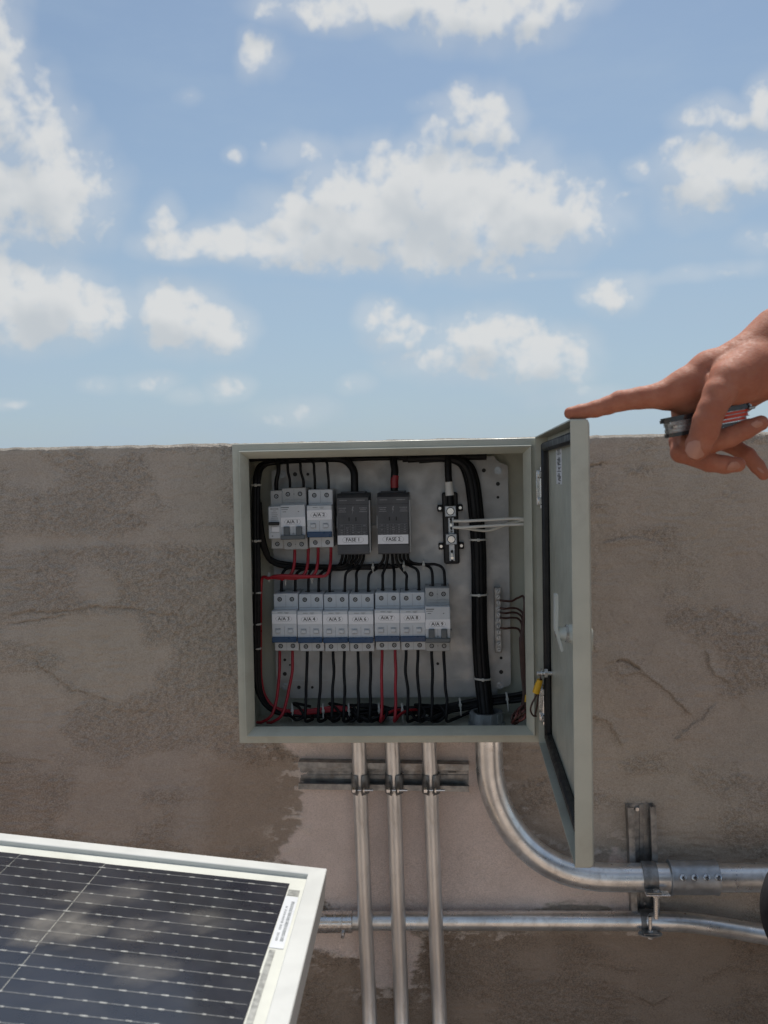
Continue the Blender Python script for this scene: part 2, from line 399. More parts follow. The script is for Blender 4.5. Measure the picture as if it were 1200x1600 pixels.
def glyphs(txt, bold=.020):
    """outline of a word as a flat triangulated mesh, height 1"""
    if txt not in _txt:
        cu = bpy.data.curves.new('text', 'FONT'); cu.body = txt; cu.offset = bold; cu.align_x = 'CENTER'; cu.align_y = 'CENTER'
        cu.resolution_u = 3; cu.space_character = 1.02
        o = bpy.data.objects.new('text', cu); COL.objects.link(o)
        dg = bpy.context.evaluated_depsgraph_get(); me = o.evaluated_get(dg).to_mesh()
        _txt[txt] = ([v.co.copy() for v in me.vertices], [tuple(p.vertices) for p in me.polygons])
        o.evaluated_get(dg).to_mesh_clear(); bpy.data.objects.remove(o); bpy.data.curves.remove(cu)
    return _txt[txt]
def letter(mb, txt, c, size, right=(1, 0, 0), up=(0, 0, 1), sx=1.0):
    vs, fs = glyphs(txt); c = Vector(c); r, u = Vector(right), Vector(up)
    mb.add([c + r*(v.x*size*sx) + u*(v.y*size) for v in vs], fs)
def frame_outline(mb, c, w, h, t, right=(1, 0, 0), up=(0, 0, 1), cham=.35):
    """thin rounded frame drawn round a label's lettering"""
    r, u, c = Vector(right), Vector(up), Vector(c); k = h*cham
    def loop(d):
        a, b = w/2-d, h/2-d; q = max(k-d, 0)
        return [c+r*x+u*y for x, y in ((a-q, b), (a, b-q), (a, -b+q), (a-q, -b), (-a+q, -b), (-a, -b+q), (-a, b-q), (-a+q, b))]
    A, B = loop(0), loop(t); n = 8
    mb.add(A+B, [(i, (i+1) % n, n+(i+1) % n, n+i) for i in range(n)])

# ------------------------------------------------------------------ numeric noise
def _h(ix, iy, s):
    x = (ix.astype(np.int64)*374761393 + iy.astype(np.int64)*668265263 + s*974711) & 0xffffffff
    x = ((x ^ (x >> 13))*1274126177) & 0xffffffff; x = x ^ (x >> 16)
    return (x & 0xffff)/65535.0
def vn(x, y, s=0):
    ix, iy = np.floor(x), np.floor(y); fx, fy = x-ix, y-iy
    fx = fx*fx*(3-2*fx); fy = fy*fy*(3-2*fy)
    a = _h(ix, iy, s); b = _h(ix+1, iy, s); c = _h(ix, iy+1, s); d = _h(ix+1, iy+1, s)
    return (a*(1-fx)+b*fx)*(1-fy) + (c*(1-fx)+d*fx)*fy
def fbm(x, y, s=0, o=5, g=.55):
    t = 0; a = 1; n = 0
    for k in range(o):
        t = t + a*vn(x, y, s+k*17); n += a; a *= g; x = x*2.03+11.3; y = y*2.03+5.7
    return t/n
def sstep(x, a, b): t = np.clip((x-a)/(b-a), 0, 1); return t*t*(3-2*t)
def polydist(X, Z, poly):
    """signed distance to a polygon, positive inside"""
    d = np.full(X.shape, 1e9); ins = np.zeros(X.shape, bool); n = len(poly)
    for i in range(n):
        (x1, z1), (x2, z2) = poly[i], poly[(i+1) % n]
        d = np.minimum(d, segdist(X, Z, x1, z1, x2, z2))
        c = ((z1 > Z) != (z2 > Z)); ins ^= c & (X < (x2-x1)*(Z-z1)/((z2-z1) if z2 != z1 else 1e-9)+x1)
    return np.where(ins, d, -d)
def segdist(X, Z, x1, z1, x2, z2):
    dx, dz = x2-x1, z2-z1; L = dx*dx+dz*dz+1e-12
    t = np.clip(((X-x1)*dx+(Z-z1)*dz)/L, 0, 1)
    return np.hypot(X-x1-t*dx, Z-z1-t*dz)

# ================================================================== SETTING
YW = 1.390                                        # face of the parapet
gmb = MB(); gmb.add([(-3000, -3000, -9), (3000, -3000, -9), (3000, 3000, -9), (-3000, 3000, -9)], [(0, 1, 2, 3)])
structure(gmb.build('ground', M['ground'], loc=(0, 0, -9)))
fmb = MB(); fmb.box((0, -3.2, -.15), (14, 9.6, .30)); structure(fmb.build('floor', M['floor'], loc=(0, 0, 0)))

def build_wall():
    xs = np.concatenate([np.linspace(-6, -.9, 60)[:-1], np.linspace(-.9, -.62, 50)[:-1], np.arange(-.62, .56, .00155), np.linspace(.56, .85, 50), np.linspace(.85, 6, 60)[1:]])
    ztop = at(0, 701, YW).z
    zs = np.concatenate([np.linspace(0, .12, 8)[:-1], np.arange(.12, ztop-.003, .00155)])
    X, Z = np.meshgrid(xs, zs)
    wx = X + .010*(fbm(X*22, Z*22, 3)-.5) + .004*(fbm(X*90, Z*90, 4)-.5); wz = Z + .008*(fbm(X*22+9, Z*22, 5)-.5) + .004*(fbm(X*90+4, Z*90, 6)-.5)
    P2 = lambda L: [(p.x, p.z) for p in (at(a, b, YW) for a, b in L)]
    # relief, metres towards the camera
    rough = sstep(fbm(X*6, Z*9, 21, 4), .44, .58)
    rough = np.maximum(rough, .15)
    smooth_poly = [[(930,830),(1030,835),(1045,880),(1040,960),(1060,1050),(1050,1110),(1010,1100),(960,1040),(925,1050)],
                   [(0,830),(150,835),(350,820),(360,860),(200,850),(0,870)], [(0,960),(220,955),(230,1010),(120,1030),(0,1000)], [(225,700),(350,700),(350,800),(250,790)]]
    for pl in smooth_poly: rough *= 1-.9*sstep(polydist(wx, wz, P2(pl)), -.004, .012)
    grain = (vn(X*170, Z*190, 31)-.5)*.8 + (vn(X*300, Z*330, 33)-.5)*1.1 + (vn(X*560, Z*600, 35)-.5)*.5
    ridg = 1-np.abs(2*fbm(X*22 + 1.2*fbm(X*9, Z*9, 40), Z*115, 41, 4)-1)
    trow = sstep(fbm(X*5+3, Z*8, 45, 3), .48, .62)
    pit = sstep(fbm(X*120, Z*170, 51, 3), .66, .78)*sstep(fbm(X*9, Z*14, 52, 3), .45, .6)
    H = .0030*(fbm(X*4, Z*14, 61, 4)-.5) + .0012*(fbm(X*10, Z*70, 63, 4)-.5) + .0026*rough*grain + .0022*trow*(ridg-.6) - .0010*pit - .0012*sstep(fbm(X*230, Z*300, 55, 2), .66, .76)*(.25+.75*rough)
    lay = fbm(X*7+2, Z*11, 71, 5)
    for th in (.43, .52, .60): H += .0007*sstep(lay, th-.006, th+.006)
    # traced cracks and torn plaster edges: points, depth, half width, step on the upper side
    cracks = [([(0,968),(45,955),(90,957),(150,948),(200,950),(280,962)], .0022, .0016, .0012), ([(0,975),(60,970),(100,962)], .0020, .0015, .001),
              ([(55,1030),(60,1045),(78,1050),(105,1072),(108,1080),(150,1088),(165,1092)], .0022, .0014, .0014), ([(230,960),(245,980),(255,1000)], .002, .0012, .001),
              ([(960,1032),(970,1030),(985,1036),(995,1042)], .0040, .0022, .0015), ([(972,1052),(1000,1050),(1020,1062),(1060,1095),(1075,1110)], .0001, .0012, .0016),
              ([(1105,1025),(1108,1045),(1135,1065)], .0010, .0014, .0014), ([(1110,1108),(1095,1125),(1060,1150)], .0002, .0014, .0014),
              ([(925,1120),(950,1130),(965,1160)], .0003, .0014, .0014), ([(955,845),(985,838),(1020,842),(1032,850),(1030,875)], .0002, .0012, -.0014),
              ([(920,730),(940,724)], .003, .0018, .001), ([(0,1190),(60,1190)], .002, .0016, .001), ([(190,1110),(230,1112)], .002, .0015, .001),
              ([(1000,1560),(1020,1570),(1040,1560)], .001, .002, .0014), ([(1100,1530),(1140,1510),(1180,1520)], .0006, .0015, .001), ([(930,1510),(990,1516)], .0006, .0016, .001)]
    wx0, wz0 = wx, wz; brk = sstep(fbm(X*45, Z*60, 115, 3), .36, .52)
    for pts, dep, hw, st in cracks:
        rw = .0045*(fbm(X*170, Z*170, 111, 3)-.5); wx, wz = wx0+rw, wz0+.006*(fbm(X*150+3, Z*150, 113, 3)-.5)
        q = P2(pts); d = np.full(X.shape, 1e9); sgn = np.zeros(X.shape); best = np.full(X.shape, 1e9)
        for (a, b), (c, e) in zip(q[:-1], q[1:]):
            dd = segdist(wx, wz, a, b, c, e); d = np.minimum(d, dd)
            side = np.sign((c-a)*(wz-b)-(e-b)*(wx-a)); sgn = np.where(dd < best, side, sgn); best = np.minimum(best, dd)
        H -= 1.35*dep*brk*np.exp(-(d/(hw*.85))**2)
        rough = np.maximum(rough, .9*np.exp(-(d/.010)**2))
        H += st*.8*sgn*np.exp(-(d/.012)**2)
    wx, wz = wx0, wz0
    # mortar patches
    pink = [(430,1150),(462,1180),(472,1230),(474,1290),(440,1325),(425,1342),(470,1352),(520,1420),(470,1475),(560,1500),(575,1535),(640,1545),(660,1470),(640,1452),
            (780,1448),(800,1425),(880,1408),(950,1415),(975,1440),(1010,1425),(1012,1345),(980,1345),(960,1325),(948,1352),(900,1372),(855,1348),(810,1312),(775,1255),(758,1200),(755,1150)]
    pd = polydist(wx + .010*(fbm(X*14, Z*80, 81)-.5), wz, P2(pink)) + .016*(fbm(X*30, Z*130, 83, 4)-.5); pk = sstep(pd, -.0025, .0035)
    H = H*(1-.72*pk) + pk*.0016 + .0008*np.exp(-(pd/.004)**2)
    rough = rough*(1-.75*pk)
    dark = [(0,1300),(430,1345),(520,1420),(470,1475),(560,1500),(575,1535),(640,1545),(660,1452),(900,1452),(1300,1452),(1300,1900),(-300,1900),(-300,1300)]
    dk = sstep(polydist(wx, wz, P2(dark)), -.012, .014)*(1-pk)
    dk2 = sstep(polydist(wx, wz, P2([(330,1210),(440,1165),(472,1230),(474,1290),(430,1345),(330,1330)])), -.03, .02)*(1-pk)
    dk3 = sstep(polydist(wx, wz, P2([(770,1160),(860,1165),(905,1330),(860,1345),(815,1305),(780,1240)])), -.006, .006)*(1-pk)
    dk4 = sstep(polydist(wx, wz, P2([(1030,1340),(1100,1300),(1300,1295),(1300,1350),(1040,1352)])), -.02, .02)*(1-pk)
    base = np.stack([np.full(X.shape, c) for c in (.455, .400, .332)], -1)
    bl = fbm(X*3, Z*4, 91, 4)[..., None]
    low = sstep(-polydist(wx, wz, P2([(-400,600),(1400,600),(1400,1040),(-400,1040)])), -.05, .22)*sstep(-X, -.02, .12)  # soft shade over the lower left wall, mixed into the base tint
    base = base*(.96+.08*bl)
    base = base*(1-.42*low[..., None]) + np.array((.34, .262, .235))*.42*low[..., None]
    lf = sstep(fbm(X*3+7, Z*4, 93, 3), .35, .68)[..., None]
    base = base*(1-.5*lf) + np.array((.452, .385, .334))*.5*lf
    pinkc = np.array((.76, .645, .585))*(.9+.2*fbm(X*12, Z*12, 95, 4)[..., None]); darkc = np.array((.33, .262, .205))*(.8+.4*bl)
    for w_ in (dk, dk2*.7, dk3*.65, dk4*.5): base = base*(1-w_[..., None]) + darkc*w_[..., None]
    base = base*(1-pk[..., None]) + pinkc*pk[..., None]
    # smears of mortar round the fixings
    sm = sstep(fbm(X*60, Z*130, 97, 4), .56, .66)*sstep(-np.abs(pd+.006), -.040, -.002)
    base = base*(1-.75*sm[..., None]) + np.array((.74, .65, .58))*.75*sm[..., None]; H += .0012*sm
    # top arris of the wall, ragged
    fade = sstep(Z, ztop-.012, ztop-.002)
    nz, nx = X.shape
    V = np.stack([X, YW - H + fade*.0018*fbm(X*40, Z*0, 99, 4), Z], -1).reshape(-1, 3)
    idx = np.arange(nx*nz).reshape(nz, nx)
    Fq = np.stack([idx[:-1, :-1], idx[:-1, 1:], idx[1:, 1:], idx[1:, :-1]], -1).reshape(-1, 4)
    # top and back: strip of rows following the same columns
    rows = []
    topz = ztop + .0030*(fbm(xs*30, xs*0, 101, 5)-.5) + .0016*(fbm(xs*120, xs*0, 103, 4)-.5)
    for (yy, zz) in ((YW+.0016, topz-.0030), (YW+.0055, topz+.0008), (YW+.05, topz+.001), (YW+.155, topz), (YW+.158, topz-.003), (YW+.158, xs*0)):
        rows.append(np.stack([xs, np.full(nx, yy), zz if isinstance(zz, np.ndarray) else np.full(nx, zz)], -1))
    n0 = len(V); V = np.concatenate([V]+rows)
    prev = idx[-1]
    for k in range(len(rows)):
        cur = n0 + k*nx + np.arange(nx)
        Fq = np.concatenate([Fq, np.stack([prev[:-1], prev[1:], cur[1:], cur[:-1]], -1)]); prev = cur
    me = bpy.data.meshes.new('wall')
    me.vertices.add(len(V)); me.vertices.foreach_set('co', V.astype(np.float32).ravel())
    me.loops.add(len(Fq)*4); me.loops.foreach_set('vertex_index', Fq.astype(np.int32).ravel())
    me.polygons.add(len(Fq)); me.polygons.foreach_set('loop_start', np.arange(0, len(Fq)*4, 4, dtype=np.int32))
    me.update(calc_edges=True); me.validate()
    me.polygons.foreach_set('use_smooth', [True]*len(me.polygons))
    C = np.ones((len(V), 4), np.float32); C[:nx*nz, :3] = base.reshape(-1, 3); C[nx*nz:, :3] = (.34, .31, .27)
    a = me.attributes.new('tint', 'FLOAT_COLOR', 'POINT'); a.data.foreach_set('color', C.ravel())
    rr = np.ones(len(V), np.float32); rr[:nx*nz] = rough.ravel(); a = me.attributes.new('rough', 'FLOAT', 'POINT'); a.data.foreach_set('value', rr)
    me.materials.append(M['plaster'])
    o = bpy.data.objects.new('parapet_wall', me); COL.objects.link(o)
    return tag(o, 'rough grey brown cement rendered parapet wall behind the open cabinet', 'wall')
build_wall()

# ================================================================== CABINET
X0, X1 = -.2702, .1388
YF = 1.236; YB = 1.384                            # front edge and outer back of the cabinet
ZT = ZC+.0466; ZB = ZT-.4063; XM, ZM = (X0+X1)/2, (ZT+ZB)/2
YP = 1.368                                        # face of the mounting plate
box = thing('electrical_cabinet', 'pale grey green metal electrical cabinet fixed to the wall with its door open', 'electrical cabinet', (XM, YB, ZB))
def ring_loft(mb, prof, closed=False):
    """profile of (inset, y) carried round the cabinet's outline with mitred corners"""
    loops = []
    for d, y in prof: loops.append([(X0+d, y, ZT-d), (X1-d, y, ZT-d), (X1-d, y, ZB+d), (X0+d, y, ZB+d)])
    vs = [p for L in loops for p in L]; fs = []
    for i in range(len(loops)-1):
        for k in range(4): fs.append((i*4+k, i*4+(k+1) % 4, (i+1)*4+(k+1) % 4, (i+1)*4+k))
    mb.add(vs, fs)
b_ = MB(); t = .0015
ring_loft(b_, [(0, YB), (0, YF+.001), (.0006, YF+.0002), (.0012, YF), (.0090, YF), (.0096, YF-.0004), (.0099, YF-.0040), (.0103, YF-.0056), (.0112, YF-.0060), (.0120, YF-.0052),
               (.0196, YF+.0090), (.0200, YF+.0105), (.0200, YF+.012), (.0150, YF+.012), (.0150, YF+.0105), (t, YF+.0105), (t, YB-t)])
b_.add([(X0, YB, ZT), (X1, YB, ZT), (X1, YB, ZB), (X0, YB, ZB)], [(0, 1, 2, 3)])
b_.add([(X0+t, YB-t, ZT-t), (X1-t, YB-t, ZT-t), (X1-t, YB-t, ZB+t), (X0+t, YB-t, ZB+t)], [(3, 2, 1, 0)])
b_.build('housing', M['paint'], box, ang=25)
# mounting plate with cut corners
def ppx(a, b): return at(a, b, YP)
pl, pr, ptop, pbot = ppx(428, 900).x, ppx(796, 900).x, ppx(600, 716).z, ppx(600, 1090).z
c = .012; c2 = .020
poly = [(pl+c2, ptop), (pr-c2, ptop), (pr-c2+.004, ptop-.006), (pr-c, ptop-.010), (pr-.004, ptop-.012), (pr, ptop-.016), (pr, pbot+c2), (pr-.004, pbot+c2-.004), (pr-c2, pbot+.012), (pr-c2, pbot), (pl+c2, pbot), (pl+c2, pbot+.010), (pl+c, pbot+.014), (pl, pbot+.018), (pl, ptop-.016), (pl+c, ptop-.012)]
pm = MB(); pm.prism([(x, YP, z) for x, z in poly], (0, .0018, 0)); plate = pm.build('mounting_plate', M['plate'], box)
sm_ = MB()
for yy in (788, 1062): sm_.box(at(612, yy, YP-.0001), (.30, .0003, .0005))
sm_.build('seam', M['zinc'], plate)
for (a, b, r) in ((461, 741, .0032), (481, 741, .0022), (756, 735, .0030), (778, 756, .0030), (778, 777, .0021), (445, 1031, .0022), (445, 1053, .0030), (467, 1074, .0028), (488, 1074, .0021), (684, 1037, .0022), (783, 1028, .0022), (783, 1050, .0031), (453, 1039, .0015)):
    q = MB(); p = at(a, b, YP-.0003); q.cyl(p, p+Vector((0, .001, 0)), r, n=14); q.build('hole', M['rubber'], plate)
for (a, b) in ((778, 735), (441, 741), (446, 1073), (782, 1071)):
    p = at(a, b, YP-.0012); q = MB(); q.ring(p, (0, 1, 0), .0056, .0030, .002, 20); q.ring(p-Vector((0, .003, 0)), (0, 1, 0), .0042, .0026, .003, 6)
    q.cyl(p-Vector((0, .001, 0)), p+Vector((0, .001, 0)), .0028); q.build('fixing_nut', M['zinc'], plate)
# din rails
def din(y, xa, xb):
    z = at(600, y, YP-.004).z; q = MB(); a, b = at(xa, y, YP-.004).x, at(xb, y, YP-.004).x
    prof = [(0, -.0175), (-.001, -.0175), (-.0065, -.0175)]
    pr_ = [(YP-.0075, .0175), (YP-.0075, .0125), (YP-.0005, .0125), (YP-.0005, -.0125), (YP-.0075, -.0125), (YP-.0075, -.0175), (YP-.0065, -.0175), (YP-.0065, -.0135), (YP+.0, -.0135), (YP+.0, .0135), (YP-.0065, .0135), (YP-.0065, .0175)]
    q.prism([(a, yy, z+zz) for yy, zz in pr_], (b-a, 0, 0)); q.build('din_rail', M['plate'], box); return z
din(807, 428, 641); din(972, 424, 706)

# ---- door
DA = .0286; HX, HY = X0+.404, YF-.0022
E_ = Vector((-math.sin(DA), -math.cos(DA), 0)); O_ = Vector((math.cos(DA), -math.sin(DA), 0))   # along the door, outward through its skin
DW, DT = .394, .0172
DZT, DZB = ZT+.001, ZB-.001
def dp(s_, w_, z_): return Vector((HX, HY, 0)) + E_*s_ + O_*w_ + Vector((0, 0, z_))
door_rot = Matrix((E_, O_, Vector((0, 0, 1)))).transposed()
def dbox(mb, s0, s1, w0, w1, z0, z1, bev=0): mb.box(dp((s0+s1)/2, (w0+w1)/2, (z0+z1)/2), (abs(s1-s0), abs(w1-w0), abs(z1-z0)), bev, door_rot)
dm = MB(); th = .0014
def rr_loop(inset, w, rad, n=5):
    """rounded rectangle in the door plane"""
    s0, s1, z0, z1 = inset, DW-inset, DZB+inset, DZT-inset; r = max(rad, .0004); pts = []
    for (cs, cz, a0) in ((s1-r, z1-r, 0), (s0+r, z1-r, 90), (s0+r, z0+r, 180), (s1-r, z0+r, 270)):
        for k in range(n+1):
            a = R(a0+90*k/n); pts.append(dp(cs+r*math.cos(a), w, cz+r*math.sin(a)))
    return pts
loops = [rr_loop(th, 0, .001), rr_loop(0, 0, .0022), rr_loop(0, DT-.004, .0022), rr_loop(.0008, DT-.0015, .003), rr_loop(.003, DT, .004)]
inner = [rr_loop(th, 0, .001), rr_loop(th, DT-th, .001)]
for LL in (loops, inner):
    n = len(LL[0]); vs = [p for L in LL for p in L]; fs = [(i*n+k, i*n+(k+1) % n, (i+1)*n+(k+1) % n, (i+1)*n+k) for i in range(len(LL)-1) for k in range(n)]
    fs.append(tuple((len(LL)-1)*n+k for k in range(n))); dm.add(vs, fs)
door = dm.build('door', M['paint'], box, ang=30)
gk = MB(); gw, gi_, gh = .011, .0085, .0095
for (s0, s1, z0, z1) in ((gi_, gi_+gw, DZB+gi_, DZT-gi_), (DW-gi_-gw, DW-gi_, DZB+gi_, DZT-gi_), (gi_+gw+.0002, DW-gi_-gw-.0002, DZT-gi_-gw, DZT-gi_), (gi_+gw+.0002, DW-gi_-gw-.0002, DZB+gi_, DZB+gi_+gw)):
    dbox(gk, s0, s1, DT-th-gh, DT-th-.0001, z0, z1, .0025)
gk.build('gasket', M['rubber'], door)
def door_s(px):   # distance along the door of something seen on the inner skin
    w = DT-th; best = None
    for k in range(400):
        s_ = DW*k/400; p = dp(s_, w, ZC); d = p-Vector((0, 0, ZC)); x = 600+FPX*d.dot(R_)/d.dot(F_)
        if best is None or abs(x-px) < best[0]: best = (abs(x-px), s_)
    return best[1]
def door_z(s_, w_, py):
    p = dp(s_, w_, 0); lo, hi = .2, 1.6
    for _ in range(40):
        m_ = (lo+hi)/2; d = Vector((p.x, p.y, m_-ZC)); y = 800-FPX*d.dot(U_)/d.dot(F_)
        if y > py: lo = m_
        else: hi = m_
    return (lo+hi)/2
w_in = DT-th
# sticker on the inside of the door
s0, s1 = door_s(869.5), door_s(878); zt_, zb_ = door_z(s0, w_in, 703), door_z(s0, w_in, 756)
q = MB(); dbox(q, s0, s1, w_in-.0003, w_in-.00002, zb_, zt_); stk = q.build('sticker', M['label'], door)
q = MB(); rng = random.Random(3)
nrow = 26
for k in range(nrow):
    zc = zt_ - (zt_-zb_)*(k+.7)/(nrow+.4)
    if k in (4, 5, 12, 17, 24): continue
    a = s0+(s1-s0)*rng.uniform(.18, .45); b = s0+(s1-s0)*rng.uniform(.6, .88); hh = (zt_-zb_)/nrow*rng.uniform(.25, .75)
    dbox(q, a, b, w_in-.0005, w_in-.0003, zc-hh/2, zc+hh/2)
q.build('lettering', M['ink'], stk)
# latch
sl = door_s(894); zl = door_z(sl, w_in-.008, 990)
q = MB(); q.cyl(dp(sl, w_in-.0002, zl), dp(sl, w_in-.006, zl), .0100, .0095, 20); q.cyl(dp(sl, w_in-.0085, zl), dp(sl, w_in-.0165, zl), .0070, .0066, 20); latch = q.build('latch', M['latch'], door)
q = MB(); q.ring(dp(sl, w_in-.0062, zl), -O_, .0108, .0040, .0022, 6); q.cyl(dp(sl, w_in-.0061, zl), dp(sl, w_in-.0195, zl), .004, n=10); q.build('nut', M['steel'], latch)
q = MB(); zlv1 = zl+.041; cw = w_in-.0166
q.prism([dp(sl-.008, cw+w_, z_) for w_, z_ in ((.0004, zlv1), (-.0030, zlv1), (-.0034, zl+.004), (.0030, zl-.018), (.0052, zl-.0165), (-.0002, zl+.004))], E_*.015)
q.build('cam', M['latch'], latch)
q = MB(); hz0, hz1 = door_z(sl, DT+.02, 1018), door_z(sl, DT+.02, 978); dbox(q, sl-.010, sl+.010, DT+.0001, DT+.0172, hz0, hz1, .003); q.build('handle', M['paint'], door)
# hinges
for zc in (at(840, 762, YF).z, at(842, 1098, YF).z):
    q = MB(); xh = HX-.0006+.005
    for dz in (.0175, -.0175): q.box((xh, HY-.0085, zc+dz), (.0058, .009, .0095), .001)
    q.box((xh, HY-.0046, zc), (.0085, .0012, .046), .0004); q.cyl((xh+.0015, HY-.008, zc-.027), (xh+.0015, HY-.008, zc+.027), .0013, n=8)
    q.build('hinge', M['steel'], box)
# earth stud on the door
ss_, zs_ = .030, door_z(.03, w_in-.006, 1052)
q = MB(); q.cyl(dp(ss_, w_in-.0001, zs_), dp(ss_, w_in-.020, zs_), .0032, n=12); q.ring(dp(ss_, w_in-.010, zs_), O_, .0062, .0032, .004, 6); q.ring(dp(ss_, w_in-.0145, zs_), O_, .0070, .0032, .0012, 18)
q.build('earth_stud', M['steel'], door)

# ================================================================== BREAKERS (local: x across, y towards the wall, z up; origin at the rail)
YS, YN, YK = 1.316, 1.298, 1.3665                 # shoulder face, nose face, back
def screw(mb_dark, mb_steel, x, y, z, r):
    mb_dark.cyl((x, y-.0002, z), (x, y+.001, z), r, n=14)
    a = random.uniform(0, 3.14); rot = Matrix.Rotation(a, 3, 'Y')
    mb_steel.cyl((x, y-.0005, z), (x, y+.0004, z), r*.58, n=10)
    mb_dark.box((x, y-.0006, z), (r*1.15, .0003, r*.22), 0, rot); mb_dark.box((x, y-.0006, z), (r*.22, .0003, r*1.15), 0, rot)
def breaker(kind, poles, px, py, pw, ph, label, group, text=None, tilt=0.0):
    """placed from the photographed centre and size of its shoulder face"""
    cpt = at(px, py, YS); sc = YS/FPX*1.003
    w, h = pw*sc, ph*sc
    root = thing('circuit_breaker', label, 'circuit breaker', (cpt.x, YK, cpt.z), group)
    root.rotation_euler.y = R(tilt)
    y0 = lambda Y: Y-YK
    mbody = M['white'] if kind == 'b' else M['lgrey']
    body = MB(); nz1, nz0 = h*.5-h*.265, -h*.5+h*.185
    g = .00012
    body.box((0, (y0(YS)+0)/2, 0), (w-2*g, -y0(YS), h), .0010)
    ob = body.build('body', mbody, root, local=True)
    nose = MB(); nose.box((0, (y0(YS)+y0(YN))/2+.0004, (nz1+nz0)/2), (w-2*g+.0006, YS-YN+.0008, nz1-nz0), .0011)
    no = nose.build('nose', M['white'], root, local=True)
    dk, stl = MB(), MB()
    for k in range(poles):
        x = (k+.5)*w/poles-w/2
        for z in (h*.5-h*.10, -h*.5+h*.085): screw(dk, stl, x, y0(YS), z, .0034)
        dk.box((x, y0(YS)-.0003+.03, h*.5+.0001), (.006, .012, .0004)); dk.box((x, y0(YS)+.03, -h*.5-.0001), (.006, .012, .0004))
    if kind == 'a' and poles == 2:
        for z in (h*.5-h*.10, -h*.5+h*.085): dk.cyl((0, y0(YS)-.0002, z), (0, y0(YS)+.001, z), .0008, n=8)
    dk.build('terminal_recess', M['rubber'], root, local=True); stl.build('terminal_screw', M['zinc'], root, local=True)
    dt = MB()
    for k in range(1, poles):                     # moulded parting lines
        x = k*w/poles-w/2; dt.box((x, y0(YS)-.0001, h*.5-h*.13), (.0004, .0004, h*.22)); dt.box((x, y0(YS)-.0001, -h*.5+h*.09), (.0004, .0004, h*.17))
        dt.box((x, y0(YN)-.0001, nz0+(nz1-nz0)*.30), (.0004, .0004, (nz1-nz0)*.42))
    if kind in ('a', 'b'): dt.box((0, y0(YS)-.0002, h*.5-h*.235), (w*.94, .0005, .0006))
    if dt.v: dt.build('parting_line', M['sprint'], root, local=True)
    yn = y0(YN)-.0001
    if text:
        lz = nz0+(nz1-nz0)*(.74 if kind == 'b' else .50); lh = (nz1-nz0)*(.30 if kind == 'b' else .27)
        if kind == 'b' and text == 'A/A 2': lz = nz0+(nz1-nz0)*.70
        lb = MB(); lb.box((0.0002, yn-.0002, lz), (w*.985, .0004, lh)); lo = lb.build('label_strip', M['label'], root, local=True)
        tl = R(random.uniform(-1.1, 1.1)); lo.rotation_euler.y = tl; lo.location = (lz*-math.sin(tl), 0, lz*(1-math.cos(tl)))
        tx = MB(); letter(tx, text, (-.0005, yn-.00045, lz), .0064, sx=1.08); frame_outline(tx, (-.0005, yn-.00045, lz), .0232, .0068, .00022)
        tx.build('lettering', M['ink'], lo, local=True)
    pr_ = MB(); rng = random.Random(int(px))
    if kind == 'b':
        z = nz1-(nz1-nz0)*.07
        pr_.box((-w*.16, yn-.00005, z), (w*.20, .0003, .0009)); pr_.box((w*.10, yn-.00005, z+.0003), (w*.18, .0003, .0007)); pr_.box((w*.1, yn-.00005, z-.0012), (w*.12, .0003, .0006))
        pr_.build('print', M['sprint'], root, local=True)
        for k in range(poles):                    # toggles, switched on, lying against the face
            x = (k+.5)*w/poles-w/2; zc = nz0+(nz1-nz0)*.36
            tg = MB(); tg.box((x, yn-.0012, zc), (.0072, .0026, .0058), .0007); to = tg.build('toggle', M['white'], root, local=True)
            ln = MB(); ln.box((x, yn-.00258, zc+.0022), (.0066, .0003, .0005)); ln.box((x, yn-.00258, zc-.0022), (.0066, .0003, .0005)); ln.box((x, yn-.0001, zc+.0036), (.0082, .0004, .0006)); ln.build('groove', M['sprint'], to, local=True)
        hb = MB(); hb.box((0, yn-.0016, nz0+(nz1-nz0)*.095), (w*.995, .0036, (nz1-nz0)*.175), .0008); hb.build('handle_bar', M['blue'], root, local=True)
    elif kind == 'a':
        z = nz1-(nz1-nz0)*.08
        pr_.box((-w*.30, yn-.00005, z), (w*.32, .0003, .0012)); pr_.box((-w*.32, yn-.00005, z-.0028), (w*.26, .0003, .0007)); pr_.box((w*.24, yn-.00005, z-.006), (w*.05, .0003, .0012)); pr_.box((-w*.33, yn-.00005, z-.006), (w*.14, .0003, .0008))
        pr_.build('print', M['toggle'], root, local=True)
        for k in range(poles):
            x = (k+.5)*w/poles-w/2; zc = nz0+(nz1-nz0)*.235
            tg = MB(); tg.box((x, yn-.0022, zc), (.0082, .0050, (nz1-nz0)*.27), .0008); tg.build('toggle', M['toggle'], root, local=True)
        hb = MB(); hb.box((0, yn-.0030, nz0+(nz1-nz0)*.055), (w*.99, .0066, (nz1-nz0)*.125), .0009); hb.build('handle_bar', M['toggle'], root, local=True)
        nt = MB(); nt.cyl((0, yn-.0002, nz0+(nz1-nz0)*.16), (0, yn-.0012, nz0+(nz1-nz0)*.16), .0018, n=3); nt.build('mark', M['sprint'], root, local=True)
        wv = MB()                                   # scalloped ridge over the shoulder
        wv.tube([(w*.46*math.sin(i/12*math.pi-math.pi/2)*1.0, y0(YS)-.0003, h*.5-h*.19+.0011*math.cos(i*1.6)) for i in range(13)], .0005, 6)
        wv.build('ridge', mbody, root, local=True)
    else:                                           # slim single pole device with a black toggle
